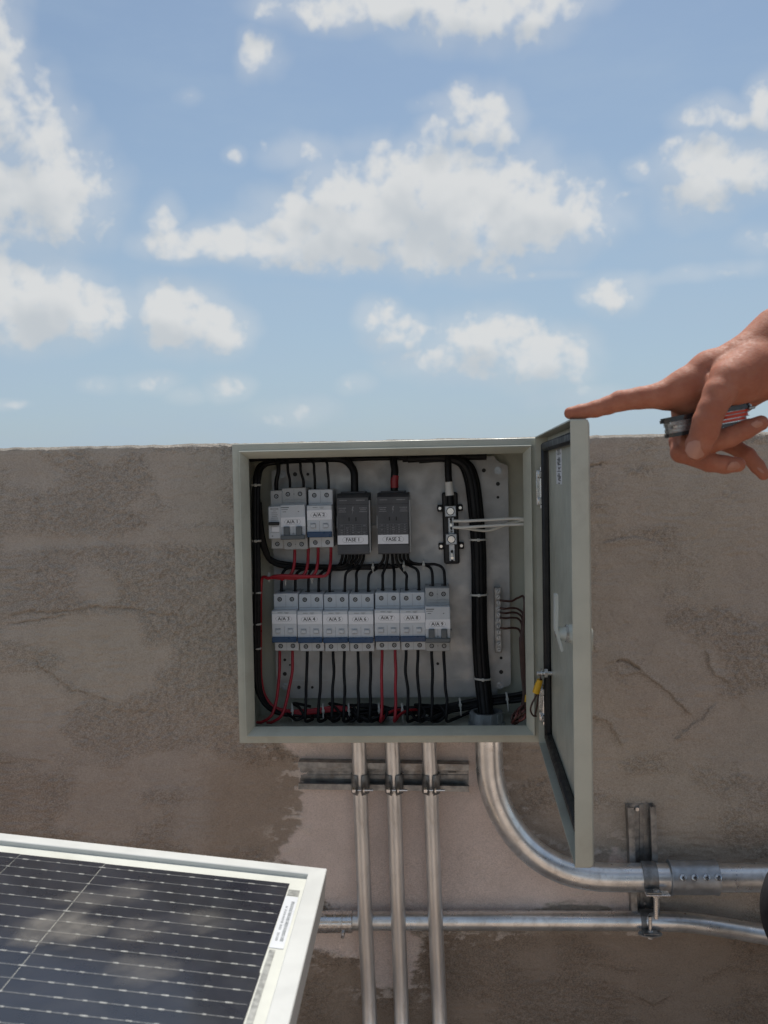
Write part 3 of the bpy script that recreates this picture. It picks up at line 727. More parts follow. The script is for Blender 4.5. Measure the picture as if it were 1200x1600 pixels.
        for k, (z, ww) in enumerate(((.92, .8), (.86, .3), (.80, .55), (.74, .62), (.69, .5), (.64, .7), (.58, .75))):
            pr_.box((rng.uniform(-.02, .02)*w, yn-.00005, nz0+(nz1-nz0)*z), (w*ww*.8, .0003, .0010 if k else .0016))
        pr_.box((0, yn-.00005, nz0+(nz1-nz0)*.28), (w*.3, .0003, .0006)); pr_.box((0, yn-.00005, nz0+(nz1-nz0)*.20), (w*.7, .0003, .0005)); pr_.cyl((-w*.2, yn-.0003, nz0+.004), (-w*.2, yn, nz0+.004), .0012, n=8)
        pr_.build('print', M['sprint'], root, local=True)
        tg = MB(); tg.box((-w*.02, yn-.003, nz0+(nz1-nz0)*.475), (w*.84, .0064, (nz1-nz0)*.10), .0008); tg.build('toggle', M['rubber'], root, local=True)
        ws = MB(); ws.box((w*.05, yn-.0005, nz0+(nz1-nz0)*.30), (w*.6, .0012, (nz1-nz0)*.17), .0004); ws.build('test_button', M['label'], root, local=True)
    return root
GB = 'circuit breakers in the cabinet'
breaker('s', 1, 432.5, 812, 19.5, 92, 'slim white single pole breaker with black toggle, left of A/A 1', GB)
breaker('a', 2, 460.5, 810.5, 38.5, 97, 'grey two pole breaker labelled A/A 1 with slate toggles', GB, 'A/A 1', -.6)
breaker('b', 2, 501.5, 810, 38.8, 91, 'white breaker labelled A/A 2 with navy handle bar, rightmost of the upper row', GB, 'A/A 2', .0)
for k, nm in enumerate(('A/A 3', 'A/A 4', 'A/A 5', 'A/A 6', 'A/A 7', 'A/A 8')):
    xc = 447.3 + k*39.35 + (1.2 if k > 3 else 0); yc = 972.2 - (1.5 if k > 3 else 0) + (.6 if k in (1, 2, 3) else 0)
    breaker('b', 2, xc, yc, 38.9, 91, 'white breaker labelled %s, navy bar, %s in lower row' % (nm, ('leftmost', 'second from left', 'third from left', 'fourth from left', 'third from right', 'second from right')[k]), GB, nm, rng.uniform(-.3, .3))
breaker('a', 2, 683.8, 968, 38.6, 100, 'grey two pole breaker labelled A/A 9, last in lower row', GB, 'A/A 9', .3)

# ---- power distribution blocks
def dist_block(px, py, text, label):
    cpt = at(px, py, 1.306); sc = 1.306/FPX; w, h = 49.5*sc, 96*sc; d = YP-.002-1.306
    root = thing('distribution_block', label, 'distribution block', (cpt.x, YP-.002, cpt.z), 'phase distribution blocks')
    q = MB(); q.prism([(-w/2, -d*.05, h/2), (-w/2, -d*.86, h/2), (-w/2, -d, h/2-.006), (-w/2, -d, -h/2+.0015), (-w/2, -d+.0015, -h/2), (-w/2, -d*.05, -h/2)], (w, 0, 0)); b = q.build('body', M['dgrey'], root, local=True)
    q = MB(); z = h/2-.0245
    q.box((0, -d-.0001, h/2-.0155), (w*.97, .0004, .0005)); q.box((0, -d-.0001, -h/2+.0135), (w*.98, .0004, .0006)); q.box((w*.475, -d-.0002, -.008), (.0006, .0006, h*.55))
    q.build('joint', M['rubber'], root, local=True)
    q = MB(); rng = random.Random(int(px)); yy = -d-.0002
    for k in range(7):
        zz = -.0045-k*.0033+.004
        q.box((0, yy, zz), (w*.90, .0002, .00022))
        for j in range(5):
            if rng.random() < .75: q.box(((j-2)*w*.18, yy, zz-.0015), (w*.10*rng.uniform(.4, 1), .0002, .0009))
    for j in (-.27, -.09, .09, .27): q.box((j*w, yy, -.0115), (.00022, .0002, .023))
    for s in (-1, 1):
        for k in range(3): q.box((s*w*.33, yy, z+.004-k*.0026), (w*(.24-.05*(k == 1)), .0002, .0011))
    q.add([(0-.0004, yy, z+.006), (.0014, yy, z+.006), (.0002, yy, z+.0015), (.0013, yy, z+.0015), (-.0012, yy, z-.005), (-.0002, yy, z+.0004), (-.0013, yy, z+.0004)], [(0, 1, 2, 3, 4, 5, 6)])
    q.box((w*.25, yy, h/2-.0095), (w*.28, .0002, .0013)); q.box((-w*.3, yy, h/2-.0095), (w*.24, .0002, .001))
    q.build('print', M['print'], root, local=True)
    q = MB()
    for s in (-.12, .10): q.box((s*w, -d-.0002, .0035+.0035), (.0016, .0006, .0055))
    q.build('slot', M['rubber'], root, local=True)
    lz = -h/2+(868-843)*sc
    q = MB(); q.box((-w*.01, -d-.0002, lz-.0015), (w*.97, .0005, .0128)); lo = q.build('label_strip', M['label'], root, local=True)
    q = MB(); letter(q, text, (-.0005, -d-.00055, lz-.0015), .0068, sx=1.02); frame_outline(q, (-.0005, -d-.00055, lz-.0015), .0300, .0074, .00022); q.build('lettering', M['ink'], lo, local=True)
    q = MB(); q.box((w*.5+.0012, -d*.78, -.004), (.0022, d*.36, h*.86), .0006); q.build('side_cover', M['lgrey'], root, local=True); q = MB(); q.box((-w*.5-.0008, -d*.80, .002), (.0014, d*.2, .018), .0004); q.build('clip', M['lgrey'], root, local=True)
    q = MB(); q.box((0, -d*.5, h/2+.0012), (w*.8, d*.5, .0024), .0006); q.build('terminal_hood', M['dgrey'], root, local=True)
    return root
dist_block(551.5, 819, 'FASE 1', 'left dark grey distribution block labelled FASE 1 under the all black cable')
dist_block(614.5, 818, 'FASE 2', 'right dark grey distribution block labelled FASE 2 under the red taped cable')

# ---- neutral block
YNB = 1.345
nb = thing('neutral_block', 'black terminal block with two square steel lugs above each other', 'terminal block', at(704, 824, YP-.001))
nb.rotation_euler.y = R(-2.0+1.1); sc = YNB/FPX
def nl(px, py, Y): p = at(px, py, Y); return Vector((p.x, p.y, p.z))
o_ = at(704, 824, YP-.001)
def L(px, py): p = at(px, py, YNB); return p.x-at(704, 824, YNB).x, p.z-at(704, 824, YNB).z
q = MB(); q.box((0, -.0115, 0), (24.5*sc, .022, 112*sc), .002); q.build('base', M['rubber'], nb, local=True)
for (dx, dz) in ((-15.5, -31), (15.5, -31), (-15.5, 29), (15.5, 29)):
    q = MB(); q.box((dx*sc, -.004, -dz*sc), (9*sc, .008, 10.5*sc), .001); e = q.build('ear', M['rubber'], nb, local=True)
    q = MB(); q.cyl((dx*sc*1.03, -.0088, -dz*sc), (dx*sc*1.03, -.0078, -dz*sc), .0022, n=12); q.build('screw', M['steel'], e, local=True)
q = MB(); q.box((0.5*sc, -.0240, -17*sc), (9*sc, .0052, 68*sc), .0005); q.build('busbar', M['zinc'], nb, local=True)
for k, dz in enumerate((-14, -10, -5, 0, 5, 10, 36, 41, 46, 51)):
    q = MB(); q.cyl((.5*sc+random.uniform(-1, 1)*sc, -.0272, -dz*sc-0*sc), (.5*sc, -.0262, -dz*sc), .0021, n=10); q.build('screw', M['steel'] if k % 3 else M['rubber'], nb, local=True)
for dz in (-27, 16.5):
    q = MB(); q.box((0, -.0275, -dz*sc), (17.5*sc, .011, 17*sc), .0008); lg = q.build('lug', M['zinc'], nb, local=True)
    q = MB(); q.ring((0, -.0340, -dz*sc), (0, 1, 0), .0058, .0049, .0016, 22); q.build('rim', M['rubber'], lg, local=True)
    q = MB(); q.cyl((0, -.0352, -dz*sc), (0, -.0325, -dz*sc), .0047, n=18); q.build('lug_screw', M['steel'], lg, local=True)

# ---- earth bar
YE = 1.352
p0, p1 = at(778, 918, YE), at(778.5, 1020, YE)
eb = thing('earth_bar', 'narrow steel earth bar with a column of screws at the right of the plate', 'earth bar', (p1.x, YP, p1.z))
q = MB(); q.box(((p0.x+p1.x)/2, YE+.0045, (p0.z+p1.z)/2), (.0098, .008, p0.z-p1.z), .0006); q.build('bar', M['strut'], eb)
for zz in (p0.z-.006, p1.z+.006):
    q = MB(); q.cyl((p0.x, YE+.009, zz), (p0.x, YP, zz), .0035, n=10); q.build('standoff', M['steel'], eb)
for k in range(11):
    zz = p0.z-(p0.z-p1.z)*(k+.6)/11.2
    q = MB(); q.cyl((p0.x, YE+.001, zz), (p0.x, YE-.0022, zz), .0031, .0028, 12); sc_ = q.build('screw', M['zinc'], eb)
    q = MB(); q.box((p0.x, YE-.0023, zz), (.0042, .0003, .0007), 0, Matrix.Rotation(random.uniform(0, 3), 3, 'Y')); q.build('slot', M['rubber'], sc_)

# ================================================================== WIRING
def wire(name, pts, r, m, label, group, cate='wire', n=8, seg=6):
    P = [at(*p) for p in pts]; q = MB(); q.tube(cat(P, seg), r, n)
    return tag(q.build(name, m, ang=60), label, cate, group)
ORDN = ('first','second','third','fourth','fifth','sixth','seventh','eighth','ninth','tenth','eleventh','twelfth','thirteenth','last')
rng = random.Random(11)
def jit(a): return rng.uniform(-a, a)
# leads from the top bundle into the upper breakers
for k, (xa, x, nm) in enumerate(((434, 432, 'into the slim breaker'), (449, 453, 'into the left pole of A/A 1'), (469, 474, 'into the right pole of A/A 1'), (490, 492, 'into the left pole of A/A 2'), (511, 513.5, 'into the right pole of A/A 2'))):
    wire('wire', [(xa-55+k*4, 719, 1.345), (xa-14, 717.5, 1.342), (xa-1, 722, 1.335), (xa+1, 737, 1.333), (x, 752, 1.333), (x, 775, 1.336)], .0019 if k else .0030, M['cable'], ('first', 'second', 'third', 'fourth', 'last')[k] + ' from left of the black wires dropping into the upper breakers', 'black leads into the upper breakers')
# heavy feeders
wire('feeder_cable', [(412, 721, 1.348), (470, 717, 1.345), (520, 716, 1.342), (540, 720, 1.340), (552, 734, 1.336), (554, 752, 1.334), (554, 790, 1.334)], .0056, M['cable'], 'thick black feeder cable curving down into FASE 1', 'thick feeder cables', 'cable', 12)
f2 = thing('feeder_cable', 'thick black feeder cable with red tape entering FASE 2', 'cable', at(617, 770, 1.334), 'thick feeder cables')
q = MB(); q.tube(cat([at(*p) for p in ((760, 713, 1.345), (680, 713, 1.343), (635, 711, 1.342), (616, 716, 1.338), (617, 735, 1.334), (616, 752, 1.333), (617, 790, 1.334))], 8), .0054, 12); q.build('jacket', M['cable'], f2)
q = MB(); q.tube(cat([at(*p) for p in ((617.2, 743, 1.3335), (616.3, 752, 1.333), (616.6, 762, 1.3332))], 4), .0059, 14); q.build('tape', M['redtape'], f2)
f3 = thing('feeder_cable', 'thick black cable with white tape entering the neutral block', 'cable', at(702, 790, 1.33), 'thick feeder cables')
q = MB(); q.tube(cat([at(*p) for p in ((700, 706, 1.338), (700, 722, 1.336), (700.5, 740, 1.334), (702, 760, 1.333), (704, 790, 1.333))], 8), .0051, 12); q.build('jacket', M['cable'], f3)
q = MB(); q.tube(cat([at(*p) for p in ((701, 753, 1.3332), (702, 764, 1.333), (703, 774, 1.333))], 4), [.0056, .0056, .0056, .0057, .0058, .0059, .0061, .0062, .0063], 14); q.build('tape', M['whitetape'], f3)
# riser of four heavy cables on the right
for k, (dx, dy, dd) in enumerate(((-6.5, 0, .004), (-1.5, 1, -.003), (4.5, 0, -.002), (8.5, 2, .005))):
    nm = ('leftmost', 'second from left', 'third from left', 'rightmost')[k]
    dx *= .86; xs_ = dx*.9
    wire('riser_cable', [(640+dx*2, 716+dy, 1.342+dd), (690+dx, 714+dy, 1.342+dd), (722+xs_, 722+dy, 1.342+dd), (735+xs_, 745, 1.342+dd), (742+xs_, 790, 1.342+dd), (747+xs_, 860, 1.342+dd), (748+xs_, 940, 1.342+dd), (749+xs_*1.05, 1000, 1.342+dd), (753+dx*1.0, 1060, 1.340+dd), (757+dx*.9, 1100, 1.330+dd*.6), (759+dx*.8, 1122, 1.322+dd*.5)], .0058, M['cable'], 'thick black riser cable right of the breakers, %s of four' % nm, 'thick riser cables', 'cable', 12)
# ceiling bundle and left hand bundle
for k in range(5):
    dx, dz, dd = 3.4-1.7*k, jit(2.2), jit(.006)
    wire('bundle_wire', [(690, 716+dz, 1.348+dd), (600, 715+dz, 1.350+dd), (500, 718+dz, 1.352+dd), (440, 721+dz, 1.352+dd), (412+dx, 727+dz, 1.345+dd), (402+dx, 745, 1.335+dd), (400+dx, 800, 1.328+dd), (401+dx, 900, 1.325+dd), (401+dx, 1000, 1.325+dd), (402+dx, 1060, 1.326+dd), (410+dx*.7, 1093+dz, 1.328+dd), (432, 1112+dz, 1.332+dd), (470, 1117+dz, 1.336+dd), (540+jit(20), 1118+dz, 1.338+dd)],
         .0030, M['cable'], 'black wire in the left side bundle, ' + ('innermost', 'second from inside', 'middle', 'second from outside', 'outermost')[k] + ' of five', 'black wires of the left bundle')
for k in range(4):                                  # loop of black wires leaving the left bundle above the lower row
    dz = jit(3)
    wire('bundle_wire', [(400+k*2, 770+k*5, 1.335), (404+k*2, 830, 1.338), (412+k*2, 862+dz, 1.344), (428, 878+dz, 1.350), (455, 884+dz, 1.352), (500, 886+dz*.6, 1.352), (560+k*14, 886+dz*.5, 1.352), (600+k*10, 883, 1.352)], .0028, M['cable'],
         'black wire looping from the left bundle to beneath the distribution blocks, ' + ('lowest', 'second lowest', 'second highest', 'highest')[k], 'black wires looping above the lower row')
# feeds from the distribution blocks into the lower row
lowx = [440, 461.5, 482, 498, 515, 539, 557, 575.5, 598, 616, 635, 654.5, 676, 695]
names = ['A/A 3', 'A/A 4', 'A/A 5', 'A/A 6', 'A/A 7', 'A/A 8', 'A/A 9']
for k, x in enumerate(lowx):
    bx = 535+k*5.6 if k < 7 else 600+(k-7)*6.2
    yb = (887, 889, 886, 890, 884, 888, 885, 889, 887, 884, 888, 884, 882, 882)[k]
    d = .004*math.sin(k*2.3)
    sgn = 1 if x > bx else -1; lag = min(14, abs(x-bx)*.5)
    pts = [(bx, 862, 1.340), (bx+sgn*1, 874, 1.345+d)]
    if abs(x-bx) > 22: pts += [(bx+sgn*10, yb-2, 1.349+d), ((bx+x)/2, yb+jit(1.5), 1.350+d), (x-sgn*lag, yb, 1.347+d), (x-sgn*2.5, yb+7, 1.342)]
    else: pts += [((bx+x)/2, yb, 1.346+d), (x, yb+10, 1.342)]
    pts += [(x, 908, 1.338), (x, 936, 1.336)]
    wire('wire', pts, .0021, M['cable'], '%s from left of the black wires entering the lower breaker row, above %s' % (ORDN[k], names[k//2]), 'black leads into the lower breakers', seg=8)
# red wires from the upper breakers, gathered to the left
for k, (x, nm) in enumerate(((460.5, 'left pole of A/A 1'), (481.5, 'right pole of A/A 1'), (497, 'left pole of A/A 2'), (517, 'right pole of A/A 2'))):
    yy = 905-k*1.5; dd = -.002*k
    wire('wire', [(x, 850, 1.336), (x, 866, 1.334), (x-1, 882, 1.330+dd), (x-6, 897, 1.326+dd), (x-20, yy, 1.325+dd), (440-k, yy-1, 1.325+dd), (420, yy-3+k*2, 1.327+dd), (408+k*.8, yy-1+k, 1.332+dd), (404.5+k, 925, 1.334+dd), (404+k, 1000, 1.332), (405+k, 1060, 1.332), (414+k, 1092, 1.333), (440, 1109+k*1.2, 1.333), (480, 1110+k*1.5, 1.330), (520, 1105+k*1.7, 1.330), (545+k*4, 1106+k, 1.334)], .0023, M['red'],
         ('first', 'second', 'third', 'last')[k] + ' from left of the red wires under the upper breakers', 'red leads from the upper breakers')
# outgoing wires of the lower row
outx = [437, 457, 480, 501.5, 520.5, 538, 559.5, 579, 597, 617.5, 634.5, 653, 674.5, 693.5]
drift = [-5, -9, -2, -3, -1, 0, 1, 0, 0, 1, 3, 3, 1, 5]
for k, x in enumerate(outx):
    red = k in (0, 1, 8, 9); dx = drift[k]; d = jit(.003)
    if k < 2: tail = [(x+dx-1, 1098, 1.312), (x+dx-8, 1118, 1.306), (x+dx-22, 1128, 1.308), (x+dx-30, 1129, 1.318)]
    elif red: tail = [(x+dx, 1095, 1.308), (x+dx-1, 1118, 1.300), (x+dx-2, 1127, 1.303), (x+dx+6, 1117, 1.318), (x+dx+20, 1110, 1.330), (x+dx+42, 1109, 1.345), (x+dx+60, 1110, 1.352)]
    else: tail = [(x+dx, 1095, 1.308), (x+dx-1, 1117, 1.300), (x+dx, 1127, 1.303), (x+dx+10, 1124, 1.316), (x+dx+28, 1114+jit(3), 1.334), (max(x+60, 690), 1106+jit(4), 1.342), (max(x+90, 760), 1098+jit(4), 1.344), (818, 1089+jit(5), 1.344)]
    wire('wire', [(x, 1008, 1.336), (x, 1026, 1.332), (x+dx*.1+jit(1.5), 1050, 1.326), (x+dx*.6+jit(1), 1076, 1.318)] + tail, .0022, M['red'] if red else M['cable'],
         '%s wire hanging under %s, %s from left of all hanging wires' % ('red' if red else 'black', names[k//2], ORDN[k]), 'wires hanging from the lower breakers')
for k in range(6):                                   # return bundle rising to the right hand wall
    dz, dd = jit(4), jit(.005)
    wire('bundle_wire', [(560+k*9, 1114+dz*.6, 1.348+dd), (640, 1112+dz*.6, 1.350+dd), (690, 1107+dz, 1.349+dd), (730, 1100+dz*1.2, 1.348+dd), (770, 1094+dz*1.4, 1.346+dd), (805, 1090+dz*1.5, 1.345+dd), (824, 1086+dz*1.6, 1.340+dd)], .0031, M['cable'],
         'black wire in the bundle rising to the lower right, ' + ('first', 'second', 'third', 'fourth', 'fifth', 'sixth')[k] + ' to start', 'black wires rising to the lower right')
# loose coil of black wire on the cabinet floor
for k in range(3):
    wire('wire_loop', [(548+k*3, 1107, 1.325), (556+k*3, 1117+k*2, 1.312), (576, 1124+k*1.5, 1.308), (594-k*2, 1118+k, 1.312), (598, 1106+k*2, 1.325), (580, 1101+k*2, 1.335), (558, 1102+k, 1.335)], .0022, M['cable'], 'black wire coil on the cabinet floor under the middle breakers, ' + ('outer', 'middle', 'inner')[k] + ' turn', 'coiled black wires')
tr = random.Random(21)
for k in range(6):                                   # slack tails tangled along the floor
    x = 470+k*44+tr.uniform(-10, 10); w_ = tr.uniform(14, 26); a_, b_, c__ = [tr.uniform(-4, 4) for _ in range(3)]
    wire('wire_loop', [(x-w_, 1108+a_, 1.345), (x-w_*.4, 1119+b_, 1.322), (x, 1126+c__*.5, 1.312), (x+w_*.5, 1118+a_, 1.316), (x+w_*.2, 1106+b_, 1.324), (x-w_*.2, 1101+c__, 1.336), (x+w_, 1104+b_, 1.346)], .0022, M['cable'], 'slack black wire tangled along the cabinet floor, ' + ('first', 'second', 'third', 'fourth', 'fifth', 'last')[k] + ' from left', 'slack black wires')
for k in range(2):
    wire('wire_loop', [(652, 1112, 1.328), (664, 1121+k*2, 1.312), (678, 1120+k*3, 1.310), (692, 1112, 1.318), (680, 1105, 1.33)], .0020, M['cable'], 'black wire coil on the cabinet floor under the rightmost breaker, ' + ('upper', 'lower')[k] + ' turn', 'coiled black wires')
# white neutrals to the door side
for k, (ya, yb, yc) in enumerate(((814, 812, 810.5), (824, 821.5, 819.5), (826, 819, 812.5))):
    wire('wire', [(708, ya if k < 2 else 824, 1.319), (725, ya if k < 2 else 825, 1.318), (760, yb+.5, 1.314) if k < 2 else (762, 829, 1.330), (795, yb-1.5 if k < 2 else 818, 1.312 if k < 2 else 1.325), (818, yc, 1.310), (829, yc+2, 1.318)], .0021, M['wwire'],
         ('upper white wire crossing from the neutral block to the cabinet side', 'lower white wire crossing from the neutral block to the cabinet side', 'white wire slanting behind the other two at the cabinet side')[k], 'white wires')
# brown earth wires
for k, y in enumerate((938, 950, 957, 965, 981)):
    wire('wire', [(781, y, 1.349), (790, y+1, 1.346), (800, y+(0 if k else 1), 1.335), (810, y-(4 if k == 0 else -2), 1.322), (819-k*1.2, y+(-2 if k == 0 else 12), 1.312), (818-k*1.4, 990+k*3, 1.308), (820-k*1.2, 1050, 1.305), (822-k, 1085, 1.30), (820-k*1.5, 1108, 1.292)], .0016, M['brown'],
         'thin dark brown wire from the earth bar, %s' % ('topmost', 'second from the top', 'third from the top', 'fourth from the top', 'lowest')[k], 'brown earth wires')
for k in range(8):                                   # twisted clump by the lip
    a = k*.8; r_ = 1+.25*(k % 3)
    wire('wire_loop', [(823+math.cos(a)*2, 1098, 1.266), (817+math.cos(a+1)*6*r_, 1108, 1.262+.006*math.sin(a)), (809+math.cos(a+2)*7*r_, 1117+math.sin(a)*4, 1.258+.007*math.sin(a+1)), (804+math.cos(a)*5, 1129+math.sin(a)*2, 1.262), (814+math.cos(a+2)*6, 1125+math.sin(a)*3, 1.256+.007*math.sin(a)), (821, 1111+math.sin(a)*5, 1.260), (826, 1100, 1.268)], .0014, M['brown'] if k % 3 else M['maroon'],
         ('reddish' if k % 3 == 0 else 'dark brown') + ' wire twisted into the lower right clump, ' + ('first', 'second', 'third', 'fourth', 'fifth', 'sixth', 'seventh', 'eighth')[k] + ' strand', 'twisted brown wires')
# bonding lead to the door with its yellow sleeves
for k, pts in enumerate((((845, 1053, 1.212), (844, 1062, 1.212), (841, 1072, 1.214), (838, 1086, 1.216), (831, 1100, 1.216), (829, 1110, 1.218), (833, 1118, 1.222), (838, 1119, 1.225)), ((846, 1054, 1.212), (845.5, 1063, 1.212), (843, 1072, 1.214), (841, 1088, 1.218), (839, 1104, 1.220), (836, 1117, 1.222)))):
    wire('bonding_wire', pts, .0012, M['brown'], ('brown bonding wire bowed out to the left below the yellow sleeve', 'brown bonding wire hanging straight below the yellow sleeve')[k], 'door bonding wires')
q = MB(); q.tube([at(844, 1062, 1.212), at(840.5, 1072, 1.214), at(837.5, 1082, 1.216)], [.0038, .0047, .0050], 12); tag(q.build('crimp_sleeve', M['yellow']), 'yellow crimp sleeve hanging at the door hinge', 'crimp sleeve', 'yellow crimp sleeves')
q = MB(); q.tube([at(823, 1086, 1.275), at(822.5, 1095, 1.275), at(822, 1105, 1.275)], [.0022, .0026, .0028], 10); tag(q.build('crimp_sleeve', M['yellow']), 'yellow crimp sleeve tucked inside the cabinet edge', 'crimp sleeve', 'yellow crimp sleeves')
# cable ties
def tie(pc, axis, r, label, tailv, flat=1.0):
    p = at(*pc); ax = Vector(axis).normalized(); root = thing('cable_tie', label, 'cable tie', p, 'cable ties')
    u = Vector((0, -1, 0)); v = ax.cross(u).normalized(); q = MB(); n = 20; vs = []; fs = []
    for k in range(n):
        a = 2*math.pi*k/n; d = u*math.cos(a)*r*.8 + v*math.sin(a)*r*flat
        for s in (-1, 1):
            for rr in (1.0, 1.10): vs.append(d*rr + ax*s*.0013)
    for k in range(n):
        j = (k+1) % n; a0, b0 = k*4, j*4
        fs += [(a0+1, b0+1, b0+3, a0+3), (a0, a0+2, b0+2, b0), (a0, b0, b0+1, a0+1), (a0+2, a0+3, b0+3, b0+2)]
    q.add(vs, fs); q.build('strap', M['nylon'], root, local=True)
    hd = u*r*.9; q = MB(); q.box(hd, (.0042, .0034, .0042), .0006); q.build('head', M['nylon'], root, local=True)
    t_ = Vector(tailv); q = MB(); q.tube([hd, hd+t_*.35+u*.003, hd+t_], .0009, 6); q.build('tail', M['nylon'], root, local=True)
for k, y in enumerate((758, 845, 926, 975, 1013)):
    tie((400.5, y, 1.326), (0, 0, 1), .0068, 'white cable tie on the left vertical bundle, %s of five' % ('topmost', 'second from top', 'third from top', 'fourth from top', 'lowest')[k], (.006, -.001, .001))
for k, (x, y, d, nm) in enumerate(((458, 1108, 1.334, 'far left, below the leftmost breaker'), (506, 1109, 1.332, 'third to the left of the coil'), (546, 1108, 1.332, 'left of the coil'), (593, 1108, 1.332, 'right of the coil'), (629, 1108, 1.335, 'right of two red wires'), (719, 1100, 1.340, 'left of the conduit bush'), (755, 1096, 1.340, 'above the conduit bush'), (792, 1091, 1.342, 'right of the conduit bush'))):
    tie((x, y, d), (1, 0, .1), .0085, 'white cable tie on the bottom bundle %s' % nm, (.001, -.004, -.016))
for k, (x, y, ax) in enumerate(((747, 843, (0, 0, 1)), (748, 929, (0, 0, 1)), (754, 1060, (.05, 0, 1)))):
    tie((x, y, 1.340), ax, .0118, 'white cable tie round the thick riser, %s of three' % ('upper', 'middle', 'lower')[k], (.008, -.002, .001), 1.0)
for k, (x, y, nm) in enumerate(((421, 901, 'at the far left end of the gathered red wires'), (447, 903, 'second from left on the gathered red wires'), (488, 903, 'rightmost on the gathered red wires'), (583, 886, 'on the black wires between the FASE blocks'), (631, 884, 'on the black wires below FASE 2'), (662, 882, 'rightmost on the black wires above the lower row'))):
    tie((x, y, 1.330 if k < 3 else 1.348), (1, 0, 0), .0052 if k < 3 else .0065, 'cable tie ' + nm, (.0005, -.003, -.007 if k != 1 else -.010))
# conduit bush inside the cabinet
pb_ = at(760, 1120, 1.318); pb_.z = ZB+.0016
bush = thing('conduit_bush', 'round zinc conduit bush on the cabinet floor below the thick riser', 'conduit bush', pb_)
q = MB(); q.ring(pb_, (0, 0, 1), .0265, .0205, .0045, 8); q.build('locknut', M['zinc'], bush)
q = MB(); q.ring(pb_+Vector((0, 0, .0046)), (0, 0, 1), .0232, .0185, .0150, 28)
for k in range(14):
    a = 2*math.pi*k/14; q.box(pb_+Vector((math.cos(a)*.0232, math.sin(a)*.0232, .0122)), (.0012, .0012, .0135), .0003)
q.build('bushing', M['zinc'], bush)

# ================================================================== CONDUITS AND SUPPORTS
def strut(pa, pb, along, label):
    """shallow channel on the wall between two corners, open side out"""
    W_, D_, tk, lip = .0413, .0206, .0022, .0085
    root = thing('strut_channel', label, 'strut channel', (pa+pb)/2 if 0 else Vector(((pa.x+pb.x)/2, YW-.0005, (pa.z+pb.z)/2)), 'strut channels'); o = ORG[root]
    Lh = (pb-pa).length/2; d = (pb-pa).normalized(); d.y = 0; d.normalize(); sdir = Vector((0, 0, 1)) if along == 'x' else Vector((1, 0, 0))
    if along == 'x': sdir = Vector((-d.z, 0, d.x))
    else: sdir = Vector((d.z, 0, -d.x))*-1
    h = W_/2
    prof = [(-h, 0), (h, 0), (h, D_), (h-lip, D_), (h-lip, D_-.006), (h-lip+.0018, D_-.006), (h-lip+.0018, D_-tk), (h-tk, D_-tk), (h-tk, tk), (-h+tk, tk), (-h+tk, D_-tk), (-h+lip-.0018, D_-tk), (-h+lip-.0018, D_-.006), (-h+lip, D_-.006), (-h+lip, D_), (-h, D_)]
    q = MB(); q.prism([sdir*a - Vector((0, b, 0)) - d*Lh for a, b in prof], d*2*Lh); q.build('channel', M['strut'], root, local=True)
    # pressed ribs in the web
    q = MB()
    for s in ((-.006, .006) if along == 'x' else (0,)): q.box(sdir*s-Vector((0, tk+.0006, 0)), [abs(d[k])*Lh*1.98+abs(sdir[k])*(.003 if along == 'x' else .0008)+(.0012 if k == 1 else 0) for k in range(3)], .0004)
    q.build('rib', M['strut'], root, local=True)
    return root, d, sdir
YST = YW-.0005-.0206                                 # front of the strut
st1, d1, s1_ = strut(at(466, 1212, YST), at(733, 1216, YST), 'x', 'horizontal steel strut channel on the wall behind the three conduits')
st2, d2, s2_ = strut(at(1003, 1262, YST), at(1010, 1450, YST), 'z', 'vertical steel strut channel on the wall at the right carrying both pipes')
p = at(999, 1270, YST); q = MB(); q.cyl((p.x, YW-.003, p.z), (p.x, YW-.0075, p.z), .0045, .003, 6); q.build('bolt', M['steel'], st2)
p = at(707, 1211, YST); q = MB(); q.box((p.x, YW-.0032, p.z), (.012, .001, .004), .0004); q.build('slot', M['rubber'], st1)
